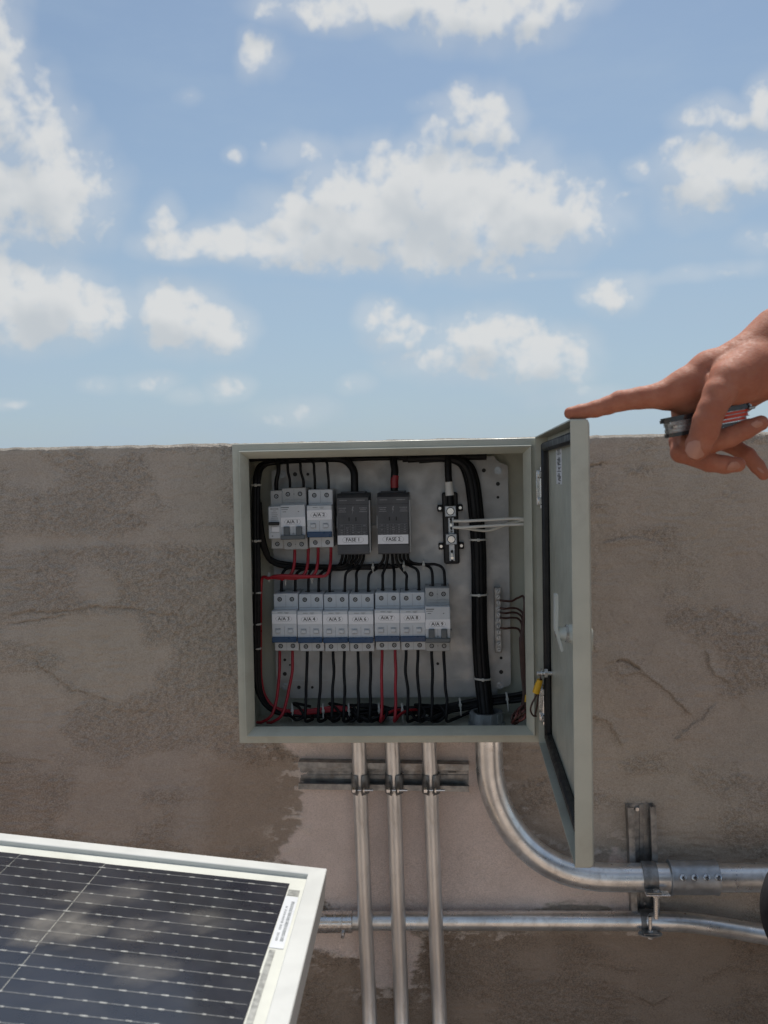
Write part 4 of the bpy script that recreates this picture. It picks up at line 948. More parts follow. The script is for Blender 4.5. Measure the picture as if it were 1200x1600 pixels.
# three vertical conduits
RC = .0112; YC = YST-RC-.0006
cx = [((560, 1163), (563, 1240), (569, 1400), (577, 1570), (578.5, 1600)), ((612, 1163), (616, 1240), (621, 1400), (627, 1570), (628, 1600)), ((669, 1163), (673.5, 1240), (679, 1400), (686, 1570), (687, 1600))]
for k, pl_ in enumerate(cx):
    nm = ('left', 'middle', 'right')[k]
    root = thing('conduit', '%s one of three vertical steel conduits below the cabinet' % nm, 'conduit', at(pl_[3][0], pl_[3][1], YC), 'vertical conduits')
    P = [at(a, b, YC) for a, b in pl_[:4]]; top = P[0].copy(); top.z = ZB+.012; P = [top] + P[1:]
    d = (P[-1]-P[-2]).normalized()
    end = P[-1]; bend = [end + d*.03+Vector((0, -.006, 0)), end+d*.07+Vector((0, -.028, 0)), end+d*.11+Vector((0, -.075, 0)), end+d*.13+Vector((0, -.13, 0))]
    q = MB(); path = []
    for a, b in zip(P[:-1], P[1:]):
        for j in range(8): path.append(a.lerp(b, j/8))
    path += cat([P[-1]] + bend, 6)
    path += [path[-1]+Vector((0.002, -.12, -.04)), Vector((path[-1].x+.004, path[-1].y-.35, .014)), Vector((path[-1].x, -1.5, .014))]
    q.tube(path, RC, 24); q.build('pipe', M['galv'], root)
    # threaded connector under the cabinet floor
    q = MB(); q.ring((top.x, top.y, ZB-.0001-.0), (0, 0, -1), RC+.0035, RC-.002, .001, 20); q.build('connector', M['zinc'], root)
    # clamp: two curved straps with a cross screw
    pc = at(pl_[1][0], 1222, YC); cl = thing('conduit_clamp', 'steel strut clamp round the %s vertical conduit' % nm, 'pipe clamp', pc, 'clamps on the vertical conduits')
    for s in (-1, 1):
        q = MB(); vs = []; fs = []; NA = 9; zz = [.0135, .010, .004, -.004, -.010, -.0150]; ext = [0.0, .25, .7, 1.0, .9, .35]
        for i, (z, e) in enumerate(zip(zz, ext)):
            for j in range(NA):
                a = R(90) - s*0 ; th_ = R(8) + R(118)*(1-j/(NA-1))
                ang = th_
                x = s*math.sin(ang)*(RC+.0012); y = -math.cos(ang)*(RC+.0012)
                if j == NA-1: y -= .008*e; x = s*(.0022+.0006)
                if j == NA-2: y -= .004*e
                vs.append((x, y, z))
        m_ = len(vs); vs += [(x*1.0+s*.0012*(1 if j_ % NA < NA-1 else .9), y*1.08, z) for j_, (x, y, z) in enumerate(vs)]
        for i in range(len(zz)-1):
            for j in range(NA-1):
                a, b, c_, d_ = i*NA+j, i*NA+j+1, (i+1)*NA+j+1, (i+1)*NA+j; fs += [(a, b, c_, d_), (m_+d_, m_+c_, m_+b, m_+a)]
        for i in range(len(zz)-1):
            for j in (0, NA-1): a, b = i*NA+j, (i+1)*NA+j; fs.append((a, b, m_+b, m_+a))
        for j in range(NA-1):
            for i in (0, len(zz)-1): a, b = i*NA+j, i*NA+j+1; fs.append((a, b, m_+b, m_+a))
        q.add(vs, fs); q.build('strap', M['strut'], cl, local=True)
    q = MB(); q.cyl((-.0070, -RC-.0058, -.0065), (.0200, -RC-.0058, -.0065), .0020, n=10); q.build('screw', M['steel'], cl, local=True)
    q = MB(); q.cyl((-.0105, -RC-.0058, -.0065), (-.0058, -RC-.0058, -.0065), .0042, n=6); q.cyl((.0052, -RC-.0058, -.0065), (.0076, -RC-.0058, -.0065), .0040, n=6); q.build('nut', M['steel'], cl, local=True)
# large bent conduit
RL = .0202; YL = YST-RL-.0008
el = thing('bent_conduit', 'large galvanised conduit bending from under the cabinet to the right', 'conduit', at(900, 1370, YL))
pts = [(763.5, 1163), (764.5, 1185), (767, 1215), (775, 1247), (791, 1282), (816, 1316), (848, 1343), (886, 1361), (925, 1369), (965, 1371), (1000, 1371)]
P = [at(a, b, YL) for a, b in pts]; top = P[0].copy(); top.z = ZB+.004; P = [top]+P[1:]
dirx = (at(1200, 1371, YL)-at(1000, 1371, YL))
q = MB(); q.tube(cat(P, 7) + [at(1040, 1371, YL), at(1083, 1371.5, YL)], RL, 32); q.build('pipe', M['galv_clean'], el)
q = MB(); q.ring((top.x, top.y, ZB-.0002), (0, 0, -1), RL+.0060, RL-.002, .0035, 8); cn = q.build('locknut', M['zinc'], el)
for dx in (.001, .017): 
    q = MB(); q.cyl((top.x+dx, top.y-RL-.001, ZB-.004), (top.x+dx, top.y-RL-.0065, ZB-.004), .0032, n=10); q.build('set_screw', M['steel'], cn)
pr2 = thing('straight_conduit', 'large galvanised conduit running right from the screwed coupling out of frame', 'conduit', at(1150, 1371, YL))
q = MB(); a, b = at(1084, 1371.5, YL), at(1210, 1371, YL); q.tube([a, a.lerp(b, .5), b, b+(b-a)*8], RL, 32); q.build('pipe', M['galv_clean'], pr2)
cp_ = thing('set_screw_coupling', 'dark steel coupling with four screws on the large conduit', 'pipe coupling', at(1083, 1371, YL))
a, b = at(1044, 1371, YL), at(1121, 1371, YL); q = MB()
dd = (b-a); q.tube([a, a+dd*.02, a+dd*.04, a+dd*.08, a+dd*.92, a+dd*.96, a+dd*.98, b], [RL+.002, RL+.0044, RL+.0046, RL+.0038, RL+.0038, RL+.0046, RL+.0044, RL+.002], 36, cap=True); q.build('sleeve', M['zinc'], cp_)
for px in (1061, 1079, 1097, 1115):
    c_ = at(px, 1371, YL); v = Vector((0, -math.cos(R(24)), math.sin(R(24)))); q = MB(); o1 = c_+v*(RL+.0032); q.tube([o1, o1+v*.0012, o1+v*.0026, o1+v*.003], [.0052, .0052, .0046, .003], 16); sw = q.build('screw', M['steel'], cp_)
    q = MB(); o2 = o1+v*.00305; q.box(o2, (.0042, .0004, .0009), 0, Matrix.Rotation(-R(24), 3, 'X') @ Matrix.Rotation(px, 3, 'Y')); q.box(o2, (.0009, .0004, .0042), 0, Matrix.Rotation(-R(24), 3, 'X') @ Matrix.Rotation(px, 3, 'Y')); q.build('slot', M['rubber'], sw)
# small horizontal pipe
RS = .0142; YSP = YW-RS-.006
sp_ = thing('horizontal_pipe', 'slim galvanised pipe running along the wall behind the three conduits', 'conduit', at(800, 1440, YSP))
q = MB(); pts = [(552, 1438.5), (700, 1438.5), (850, 1438.5), (980, 1439), (1030, 1439.5), (1070, 1441), (1110, 1446), (1150, 1452.5), (1200, 1461), (1260, 1471)]
Yq = [YSP]*4+[YSP-.006, YSP-.008, YSP-.01, YSP-.01, YSP-.01, YSP-.01]
PP = cat([at(a, b, y) for (a, b), y in zip(pts, Yq)], 7); PP += [PP[-1]+(PP[-1]-PP[-2])*60]; q.tube(PP, RS, 24); q.build('pipe', M['galv_clean'], sp_)
cps = thing('pipe_coupling', 'shiny steel coupling at the left end of the slim pipe beside the solar panel', 'pipe coupling', at(530, 1440, YSP))
a, b = at(490, 1440, YSP), at(552, 1440, YSP); dd = b-a; q = MB(); q.tube([a, a+dd*.03, a+dd*.70, a+dd*.715, a+dd*.73, a+dd*.745, a+dd*.97, b], [RS+.0005, RS+.0022, RS+.0022, RS+.0034, RS+.0034, RS+.0022, RS+.0022, RS+.0005], 28); q.build('sleeve', M['steel'], cps)
c_ = at(537, 1453, YSP); q = MB(); q.cyl(c_+Vector((0, -RS*.7, 0)), c_+Vector((0, -RS-.004, -.002)), .003, n=10); q.build('screw', M['steel'], cps)
# pipe left of the coupling carries on behind the panel
lp = thing('left_pipe', 'slim galvanised pipe going left from the shiny coupling behind the panel', 'conduit', at(420, 1440, YSP))
q = MB(); q.tube([at(200, 1444, YSP), at(489, 1440, YSP)], RS, 20); q.build('pipe', M['galv_clean'], lp)
# clamps on the right hand strut
def saddle(pc, r, label, boltside):
    cl = thing('saddle_clamp', label, 'pipe clamp', pc, 'clamps on the right strut')
    q = MB(); w = .021; vs = []; fs = []; NA = 15
    ro = r+.0004; T_ = .0024
    ang = [R(-12+122*j/(NA-1)) for j in range(NA)]
    pts_i = [(-math.sin(a)*ro, math.cos(a)*ro) for a in ang]; pts_o = [(-math.sin(a)*(ro+T_), math.cos(a)*(ro+T_)) for a in ang]
    ye_, ze_ = pts_i[-1]; pts_i += [(ye_-.004, ze_-.0012), (ye_-.018, ze_-.0012)]; pts_o += [(ye_-.0045, ze_-.0012+T_), (ye_-.018, ze_-.0012+T_)]
    cl['ear'] = ze_
    nn = min(len(pts_i), len(pts_o)); pts_i, pts_o = pts_i[:nn], pts_o[:nn]
    for wv in (-.5, -.32, .32, .5):
        k_ = .0 if abs(wv) > .4 else 0.0
        for (y, z) in pts_i: vs.append((wv*w*(1.0), y, z))
        for (y, z) in pts_o: vs.append((wv*w*(1.0), y, z))
    for i in range(3):
        for j in range(nn-1):
            a0, b0 = i*2*nn, (i+1)*2*nn
            fs += [(a0+j, a0+j+1, b0+j+1, b0+j), (a0+nn+j, b0+nn+j, b0+nn+j+1, a0+nn+j+1)]
        for j in (0, nn-1): fs.append((i*2*nn+j, i*2*nn+nn+j, (i+1)*2*nn+nn+j, (i+1)*2*nn+j))
    for i in (0, 3):
        for j in range(nn-1): fs.append((i*2*nn+j, i*2*nn+nn+j, i*2*nn+nn+j+1, i*2*nn+j+1))
    q.add(vs, fs); q.build('strap', M['strut'], cl, local=True)
    return cl, ro
p = at(1013, 1371, YL); cl, ro = saddle(p, RL, 'curved steel saddle clamp over the large conduit on the right strut', -1)
q = MB(); ez = cl['ear']-.0026; q.box((.0055, -ro-.0105, ez), (.034, .015, .0020), .0004); q.build('ear_plate', M['steel'], cl, local=True)
q = MB(); yb = -ro-.0105; q.cyl((.0035, yb, ez+.0012), (.0035, yb, ez+.0058), .0045, n=6); q.cyl((.0035, yb, ez-.0012), (.0035, yb, ez-.0050), .0050, n=6); q.cyl((.0035, yb, ez), (.0035, yb, ez-.036), .0032, n=12); q.build('bolt', M['steel'], cl, local=True)
p = at(1010, 1439, YSP); cl, ro = saddle(p, RS, 'curved steel saddle clamp over the slim pipe on the right strut', -1)
ez = cl['ear']-.0030; yb = -ro-.0095
q = MB(); q.prism([(.0175*math.cos(a), yb+.011*math.sin(a), ez) for a in [2*math.pi*k/18 for k in range(18)]], (0, 0, .0018)); q.build('ear_plate', M['strut'], cl, local=True)
q = MB(); q.cyl((0, yb, ez-.005), (0, yb, ez+.026), .0026, n=10); q.cyl((0, yb, ez-.006), (0, yb, ez-.0015), .0042, n=6); q.cyl((0, yb, ez+.0018), (0, yb, ez+.0046), .0042, n=6); q.build('bolt', M['steel'], cl, local=True)

# ================================================================== SOLAR PANEL
TILT = -R(6.1)                                       # falls away to the right
corner = at(511, 1357, .893)                         # far right top corner of the frame
px_ = Vector((math.cos(TILT), 0, math.sin(TILT))); pz_ = Vector((-math.sin(TILT), 0, math.cos(TILT))); py_ = Vector((-.012, 1, 0)).normalized()
prot = Matrix((px_, py_, pz_)).transposed()
def sl_(x, y, z): return corner + px_*x + py_*y + pz_*z      # x leftwards negative, y towards camera negative
pan = thing('solar_panel', 'solar panel with silver frame and dark cells in the lower left foreground', 'solar panel', corner)
PWD, PLN, FH = 1.134, 1.05, .035
def pbox(mb, x0, x1, y0, y1, z0, z1, bev=0): mb.box(sl_((x0+x1)/2, (y0+y1)/2, (z0+z1)/2), (abs(x1-x0), abs(y1-y0), abs(z1-z0)), bev, prot)
def rail(path0, path1, inward, name='frame_rail'):
    """hollow-looking frame section mitred at 45 degrees, path given along its outer top edge"""
    a, b = Vector(path0), Vector(path1); d = (b-a).normalized(); inn = Vector(inward)
    sec = [(0, -FH), (0, -.0008), (.0008, 0), (.0160, 0), (.0168, -.0006), (.0170, -.0026), (.0170, -.0040), (.0170, -.0066), (.0170, -.0072), (.0030, -.0072), (.0030, -FH+.002), (.026, -FH+.002), (.026, -FH)]
    q = MB(); A = [a + inn*u + d*u + Vector((0, 0, z)) for u, z in sec]; B = [b + inn*u - d*u + Vector((0, 0, z)) for u, z in sec]; n = len(sec)
    q.add([sl_(*v) for v in A+B], [(i, (i+1) % n, n+(i+1) % n, n+i) for i in range(n)]); q.build(name, M['alu'], pan, ang=25)
rail((0, 0, 0), (-PWD, 0, 0), (0, -1, 0)); rail((0, -PLN, 0), (0, 0, 0), (-1, 0, 0)); rail((-PWD, 0, 0), (-PWD, -PLN, 0), (1, 0, 0)); rail((-PWD, -PLN, 0), (0, -PLN, 0), (0, 1, 0))
q = MB(); pbox(q, -PWD+.0035, -.0035, -PLN+.0035, -.0035, -.0052, -.0046); q.build('backsheet', M['back'], pan)
gm = MB(); gx, gy = 90, 84
gv = []; 
for j in range(gy+1):
    for i in range(gx+1): gv.append(sl_(-.0168-(PWD-.0336)*i/gx, -.0168-(PLN-.0336)*j/gy, -.0028))
gm.add(gv, [(j*(gx+1)+i, j*(gx+1)+i+1, (j+1)*(gx+1)+i+1, (j+1)*(gx+1)+i) for j in range(gy) for i in range(gx)])
go_ = gm.build('glass', M['glass'], pan)
def on_panel(px, py):
    d = F_ + R_*((px-600)/FPX) + U_*((800-py)/FPX); o = Vector((0, 0, ZC)); t = (corner-o).dot(pz_)/d.dot(pz_); p = o+d*t-corner
    return p.dot(px_), p.dot(py_)
STAIN = [(95, 1445, 70, 24, .26), (125, 1400, 50, 15, .14), (55, 1460, 30, 14, .2), (215, 1450, 45, 22, .12), (320, 1432, 42, 18, .13), (220, 1510, 55, 18, .13), (185, 1395, 30, 14, .12), (210, 1385, 20, 10, .14)]
me = go_.data; sv = np.zeros(len(me.vertices), np.float32); cc = np.array([[(v.co+ORG[go_]-corner).dot(px_), (v.co+ORG[go_]-corner).dot(py_)] for v in me.vertices])
for (a, b, ra, rb, wt) in STAIN:
    x, y = on_panel(a, b); rx = abs(on_panel(a+ra, b)[0]-x); ry = abs(on_panel(a, b+rb)[1]-y)
    nn_ = fbm(cc[:, 0]*60, cc[:, 1]*60, int(a), 3)-.5
    sv = np.maximum(sv, wt*(1-sstep(np.hypot((cc[:, 0]-x)/rx, (cc[:, 1]-y)/ry)+nn_*.9, .75, 1.1))).astype(np.float32)
a_ = me.attributes.new('stain', 'FLOAT', 'POINT'); a_.data.foreach_set('value', sv)
# cells: first column full, the rest half cells; nine ribbons a row
xe, ye = on_panel(450, 1381); xe -= .0005
PITCH_B = .0176; CH = PITCH_B*9
ye += .009
xg = on_panel(157, 1350)[0]; cols = [(xe, xg+.0002)]; x_ = xg+.0002
while x_ > -PWD+.12: cols.append((x_-.0006, x_-.0006-.0825)); x_ -= .0831
cm = {}
def cell_mesh(w):
    k = round(w, 4)
    if k not in cm:
        q = MB(); q.box((0, 0, 0), (w, CH-.0002, .0003)); o = q.build('cell', M['cell'], pan, local=True); cm[k] = o.data; bpy.data.objects.remove(o)
    return cm[k]
nrow_ = 7
for r_i in range(nrow_):
    yc_ = ye-CH*(r_i+.5)
    if yc_-CH/2 < -PLN+.02: break
    for (xa, xb) in cols:
        o = bpy.data.objects.new('cell', cell_mesh(xa-xb)); COL.objects.link(o); o.parent = pan; ORG[o] = ORG[pan]
        o.matrix_local = Matrix.Translation(px_*((xa+xb)/2) + py_*yc_ + pz_*-.00435) @ prot.to_4x4()
x_end = cols[-1][1]; Lr = xe-x_end-.004
q = MB(); q.box((-Lr/2, 0, 0), (Lr, .0008, .00025))
ro_ = q.build('busbar', M['ribbon_dull'], pan, local=True); rmesh = ro_.data; bpy.data.objects.remove(ro_)
pmesh = []
for v_ in range(5):
    q = MB(); rr_ = random.Random(5+v_); xx = -.004-rr_.uniform(0, .012)
    while xx > -Lr: q.box((xx, 0, .0001), (rr_.uniform(.0025, .0065), .0018, .00035), .0001); xx -= rr_.uniform(.012, .024)
    po_ = q.build('solder_pad', M['ribbon'], pan, local=True); pmesh.append(po_.data); bpy.data.objects.remove(po_)
for i in range(nrow_*9):
    yb_ = ye - PITCH_B*(i+.5)
    if yb_ < -PLN+.03: break
    o = bpy.data.objects.new('busbar', rmesh); COL.objects.link(o); o.parent = pan; ORG[o] = ORG[pan]
    o.matrix_local = Matrix.Translation(px_*(xe-.0015) + py_*yb_ + pz_*-.0040) @ prot.to_4x4()
    c_ = bpy.data.objects.new('solder_pad', pmesh[i % 5]); COL.objects.link(c_); c_.parent = o; c_['kind'] = 'stuff'; ORG[c_] = ORG[pan]
# serial label and junction ribbon along the right margin
xa, ya = on_panel(465, 1386); xb, yb_ = on_panel(428, 1474)
q = MB(); pbox(q, xe+.0006, xe+.0125, yb_, ya-.012, -.0044, -.0041); lb_ = q.build('serial_label', M['label'], pan)
q = MB(); rng = random.Random(9); y_ = ya-.022
while y_ > yb_+.012:
    w_ = rng.uniform(.0006, .0018); pbox(q, xe+.0076, xe+.0104, y_, y_-w_, -.0041, -.0039)
    if rng.random() < .7 and y_ < ya-.03: pbox(q, xe+.0036, xe+.0056, y_, y_-w_*.8, -.0041, -.0039)
    y_ -= w_+rng.uniform(.0006, .0016)
q.build('lettering', M['sprint'], lb_)
q = MB(); pbox(q, xe+.0015, xe+.0065, yb_-.55, yb_-.003, -.0044, -.0042); pbox(q, xe+.0015, xe+.012, ya-.010, ya+.002, -.0044, -.0042); q.build('junction_ribbon', M['ribbon'], pan)
for (x, y) in ((-.35, -.12), (-1.05, -.12), (-.35, -.93), (-1.05, -.93)):
    p = sl_(x, y, -FH+.001); q = MB(); q.box((p.x, p.y, p.z/2-.002), (.04, .04, p.z-.004), .002); q.build('support_leg', M['galv'], pan)

# ================================================================== MULTI TOOL
tl, tr_ = at(1033, 671, .846), at(1175, 645, .846)
tc_ = (tl+tr_)/2; tx_ = (tr_-tl).normalized(); ty_ = Vector((0, 1, 0)); tz_ = tx_.cross(ty_)*1; TL = (tr_-tl).length
trot = Matrix((tx_, ty_, tz_)).transposed()
tool = thing('multi_tool', 'folded multi tool with black scales and red liners held in the hand', 'multi tool', tc_)
def stad(x0, x1, w, z0, z1, rnd=True):
    pts = []; r = w/2
    for k in range(9): a = R(90+180*k/8); pts.append((x0+r*.8+r*.8*math.cos(a), r*math.sin(a)))
    for k in range(9): a = R(-90+180*k/8); pts.append((x1-r*.8+r*.8*math.cos(a), r*math.sin(a)))
    q = MB(); q.prism([tc_ + tx_*a + ty_*b + tz_*z0 for a, b in pts], tz_*(z1-z0)); return q
H2 = TL/2
q = MB()
for k, (z, w) in enumerate(((.0040, .0185), (.0062, .0195), (.0080, .0180), (.0088, .0145))):
    pass
stad(-H2, H2, .0200, .0048, .0076).build('scale', M['toolblack'], tool); stad(-H2+.001, H2-.001, .0178, .0076, .0092).build('scale_crown', M['toolblack'], tool)
stad(-H2+.002, H2-.001, .0198, -.0086, -.0052).build('scale', M['toolblack'], tool)
for k, z in enumerate((.0043, .0016, -.0018, -.0047)):
    stad(-H2+.0026, H2-.003, .0186, z-.00030, z+.00030).build('liner', M['toolsteel'], tool)
for k, (x0, x1, z0, z1, w, m_) in enumerate(((-H2+.003, .004, .0023, .0036, .0178, 'toolsteel'), (-H2+.007, .006, -.0011, .0009, .0182, 'toolsteel'), (-H2+.003, .000, -.0042, -.0024, .0178, 'toolsteel'), (-H2+.004, -H2+.011, -.0040, .0036, .0110, 'strut'), (.008, H2-.003, .0020, .0041, .0186, 'toolred'), (.010, H2-.004, -.0014, .0012, .0190, 'toolred'), (.006, H2-.006, -.0044, -.0022, .0186, 'toolred'))):
    stad(x0, x1, w, z0, z1).build('blade' if k < 3 else ('pivot' if k == 3 else 'red_spacer'), M[m_], tool)
q = MB(); q.box(tc_+tx_*(H2-.002)+tz_*.0045, (.006, .017, .0028), .0006, trot); q.build('end_cap', M['toolsteel'], tool)
for x in (-H2+.006, H2-.008):
    q = MB(); q.cyl(tc_+tx_*x-tz_*.0085, tc_+tx_*x+tz_*.0089, .0026, n=12); q.build('rivet', M['toolsteel'], tool)

# ================================================================== PERSON
def surfnets(D, org, h):
    """naive surface nets over a distance grid, negative inside"""
    s = D < 0; nx, ny, nz = D.shape
    cnt = np.zeros((nx-1, ny-1, nz-1), np.int16); pos = np.zeros((nx-1, ny-1, nz-1, 3), np.float32); n = np.zeros((nx-1, ny-1, nz-1), np.float32)
    sl3 = lambda o: tuple(slice(o[k], D.shape[k]-1+o[k]) for k in range(3))
    cor = [(a, b, c) for a in (0, 1) for b in (0, 1) for c in (0, 1)]
    tot = sum(s[sl3(o)].astype(np.int16) for o in cor); act = (tot > 0) & (tot < 8)
    I = np.argwhere(act)
    acc = np.zeros((len(I), 3), np.float64); m = np.zeros(len(I))
    for o in cor:
        for ax in range(3):
            if o[ax]: continue
            o2 = list(o); o2[ax] = 1
            a = D[tuple((I+o).T)].astype(np.float64); b = D[tuple((I+o2).T)].astype(np.float64); x = (a < 0) != (b < 0)
            t = np.where(x, a/np.where(a-b == 0, 1, a-b), 0)
            p = np.array(o, float)[None].repeat(len(I), 0); p[:, ax] = t
            acc += p*x[:, None]; m += x
    V = (I + acc/m[:, None])*h + np.array(org)
    idx = np.full(act.shape, -1, np.int64); idx[tuple(I.T)] = np.arange(len(I)); Fs = []
    for ax in range(3):
        o1, o2 = (ax+1) % 3, (ax+2) % 3
        sa = [slice(None)]*3; sb = [slice(None)]*3; sa[ax] = slice(0, -1); sb[ax] = slice(1, None)
        e = s[tuple(sa)] != s[tuple(sb)]; E = np.argwhere(e); fl = s[tuple(sa)][tuple(E.T)]
        ok = (E[:, o1] > 0) & (E[:, o2] > 0) & (E[:, o1] < act.shape[o1]) & (E[:, o2] < act.shape[o2]) & (E[:, ax] < act.shape[ax]); E = E[ok]; fl = fl[ok]
        q = []
        for (a, b) in ((0, 0), (1, 0), (1, 1), (0, 1)):
            k = E.copy(); k[:, o1] -= a; k[:, o2] -= b; q.append(idx[tuple(k.T)])
        q = np.stack(q, -1); q[~fl] = q[~fl][:, ::-1]; Fs.append(q)
    Fq = np.concatenate(Fs); Fq = Fq[(Fq >= 0).all(1)]
    return V, Fq
def smin(a, b, k):
    h = np.clip(.5+.5*(b-a)/k, 0, 1); return b*(1-h)+a*h-k*h*(1-h)
class Field:
    def __init__(s, lo, hi, h):
        s.lo = np.array(lo); s.h = h; s.n = np.ceil((np.array(hi)-s.lo)/h).astype(int)+1
        s.ax = [s.lo[k]+h*np.arange(s.n[k]) for k in range(3)]
    def new(s): return np.full(s.n, 1.0, np.float32)
    def cone(s, D, a, b, ra, rb, k, sq=None):
        a, b = np.array(a), np.array(b); mg = max(ra, rb)+k+.006
        lo = np.minimum(a, b)-mg; hi = np.maximum(a, b)+mg
        i0 = np.clip(((lo-s.lo)/s.h).astype(int), 0, s.n); i1 = np.clip(((hi-s.lo)/s.h).astype(int)+2, 0, s.n)
        if (i1 <= i0).any(): return
        sub = tuple(slice(i0[j], i1[j]) for j in range(3))
        X, Y, Z = np.meshgrid(*[s.ax[j][sub[j]].astype(np.float32) for j in range(3)], indexing='ij')
        d = b-a; L2 = float(d@d)+1e-12
        t = np.clip(((X-a[0])*d[0]+(Y-a[1])*d[1]+(Z-a[2])*d[2])/L2, 0, 1)
        q = np.sqrt((X-a[0]-t*d[0])**2+(Y-a[1]-t*d[1])**2+(Z-a[2]-t*d[2])**2) - (ra+(rb-ra)*t)
        D[sub] = smin(D[sub], q.astype(np.float32), k)
    def chain(s, D, nodes, k):
        for (p, r), (p2, r2) in zip(nodes[:-1], nodes[1:]): s.cone(D, p, p2, r, r2, k)
def mesh_from(name, parts, m, parent, org):
    V = np.concatenate([p[0] for p in parts]); off = 0; Fa = []
    for v, f in parts: Fa.append(f+off); off += len(v)
    Fa = np.concatenate(Fa); me = bpy.data.meshes.new(name)
    V = V-np.array(org)
    me.vertices.add(len(V)); me.vertices.foreach_set('co', V.astype(np.float32).ravel())
    me.loops.add(len(Fa)*4); me.loops.foreach_set('vertex_index', Fa.astype(np.int32).ravel())
    me.polygons.add(len(Fa)); me.polygons.foreach_set('loop_start', np.arange(0, len(Fa)*4, 4, dtype=np.int32)); me.update(calc_edges=True); me.validate()
    bm = bmesh.new(); bm.from_mesh(me)
    for _ in range(2): bmesh.ops.smooth_vert(bm, verts=bm.verts, factor=.5, use_axis_x=True, use_axis_y=True, use_axis_z=True)
    bmesh.ops.recalc_face_normals(bm, faces=bm.faces); bm.to_mesh(me); bm.free()
    me.polygons.foreach_set('use_smooth', [True]*len(me.polygons)); me.materials.append(m)
    o = bpy.data.objects.new(name, me); COL.objects.link(o); o.parent = parent; ORG[o] = Vector(org); return o
def J(px, py, Y, r): return (tuple(at(px, py, Y)), r/1000.0)

index = [J(891, 645.5, .849, 5.6), J(908, 643.5, .849, 6.6), J(931, 639, .848, 7.4), J(950, 633.5, .847, 8.0), J(969, 626.5, .846, 9.2), J(1000, 622, .846, 9.8), J(1034, 618, .848, 12.0), J(1070, 604, .850, 15.0)]
middle = [J(1189, 661, .836, 6.8), J(1166, 671, .836, 8.2), J(1140, 683, .837, 8.9), J(1095, 697, .846, 9.6), J(1078, 694, .858, 9.8), J(1068, 660, .872, 10.6), J(1070, 618, .872, 13)]
ring = [J(1153, 726, .842, 6.6), J(1132, 726, .843, 8.0), J(1108, 722, .846, 8.6), J(1064, 707, .862, 9.2), J(1062, 690, .872, 9.5), J(1076, 640, .892, 11.5)]
pinky = [J(1193, 741, .872, 5.6), J(1183, 728, .873, 6.6), J(1168, 711, .876, 7.2), J(1140, 694, .886, 7.8), J(1125, 690, .895, 8.0), J(1100, 650, .908, 10)]
thumb = [J(1089, 706, .8195, 8.4), J(1092, 696, .818, 11.2), J(1101, 675, .815, 11.9), J(1105, 658, .813, 12.0), J(1112, 640, .813, 11.8), J(1124, 615, .817, 13.6), J(1138, 596, .824, 16.5), J(1172, 576, .840, 20)]
palm = [[J(1070, 604, .850, 15.0), J(1110, 580, .852, 17), J(1160, 564, .856, 19.5), J(1218, 530, .862, 29)], [J(1070, 616, .872, 13.5), J(1130, 590, .872, 18), J(1220, 542, .870, 30)],
        [J(1078, 632, .890, 12.5), J(1140, 605, .888, 17), J(1215, 560, .875, 27)], [J(1100, 648, .906, 11), J(1150, 622, .900, 15), J(1218, 570, .880, 25)],
        [J(1124, 615, .822, 10), J(1150, 596, .832, 19), J(1185, 582, .846, 24), J(1225, 560, .862, 28)], [J(1110, 602, .838, 9), J(1085, 604, .846, 11)], [J(1048, 621, .852, 11.5), J(1080, 626, .858, 14), J(1120, 620, .865, 17)]]
wrist = at(1230, 545, .866); elbow = wrist + Vector((.185, -.03, .150)); should = elbow + Vector((.14, -.10, -.235))
fore = [(tuple(wrist), .0330), (tuple(wrist.lerp(elbow, .35)), .0355), (tuple(wrist.lerp(elbow, .75)), .043), (tuple(elbow), .040)]
fl = Field(at(872, 770, .78)-Vector((0, 0, .0)), at(1300, 440, .94)+Vector((.0, .0, .0)), .00095)
A = fl.new(); 
for ch in palm: fl.chain(A, ch, .009)
fl.chain(A, fore, .010)
Fg = fl.new()
for ch in (index, middle, ring, pinky, thumb):
    T0 = fl.new(); fl.chain(T0, ch, .0022); Fg = smin(Fg, T0, .0012)
Hd = smin(A, Fg, .0065)
# creases at the joints: shallow grooves across the thumb and fingers
def groove(D, pts, r, dep):
    G0 = fl.new(); fl.chain(G0, [J(*p, r) for p in pts], .0005); D[:] = np.maximum(D, -(G0)-0) if 0 else D + dep*np.exp(-np.clip(G0, 0, 1)/.0009).astype(np.float32)*(np.abs(D) < .004)
groove(Hd, [(1083, 654, .802), (1094, 657, .799), (1106, 657, .799)], .2, .0009); groove(Hd, [(1086, 660, .802), (1098, 662, .800), (1112, 660, .801)], .2, .0007)
groove(Hd, [(1110, 598, .820), (1108, 575, .834)], .3, .0016); groove(Hd, [(1155, 612, .810), (1150, 628, .812)], .3, .0010)
groove(Hd, [(969, 612, .838), (969, 618, .837)], .3, .0005)
hand_v, hand_f = surfnets(Hd, fl.lo, fl.h)
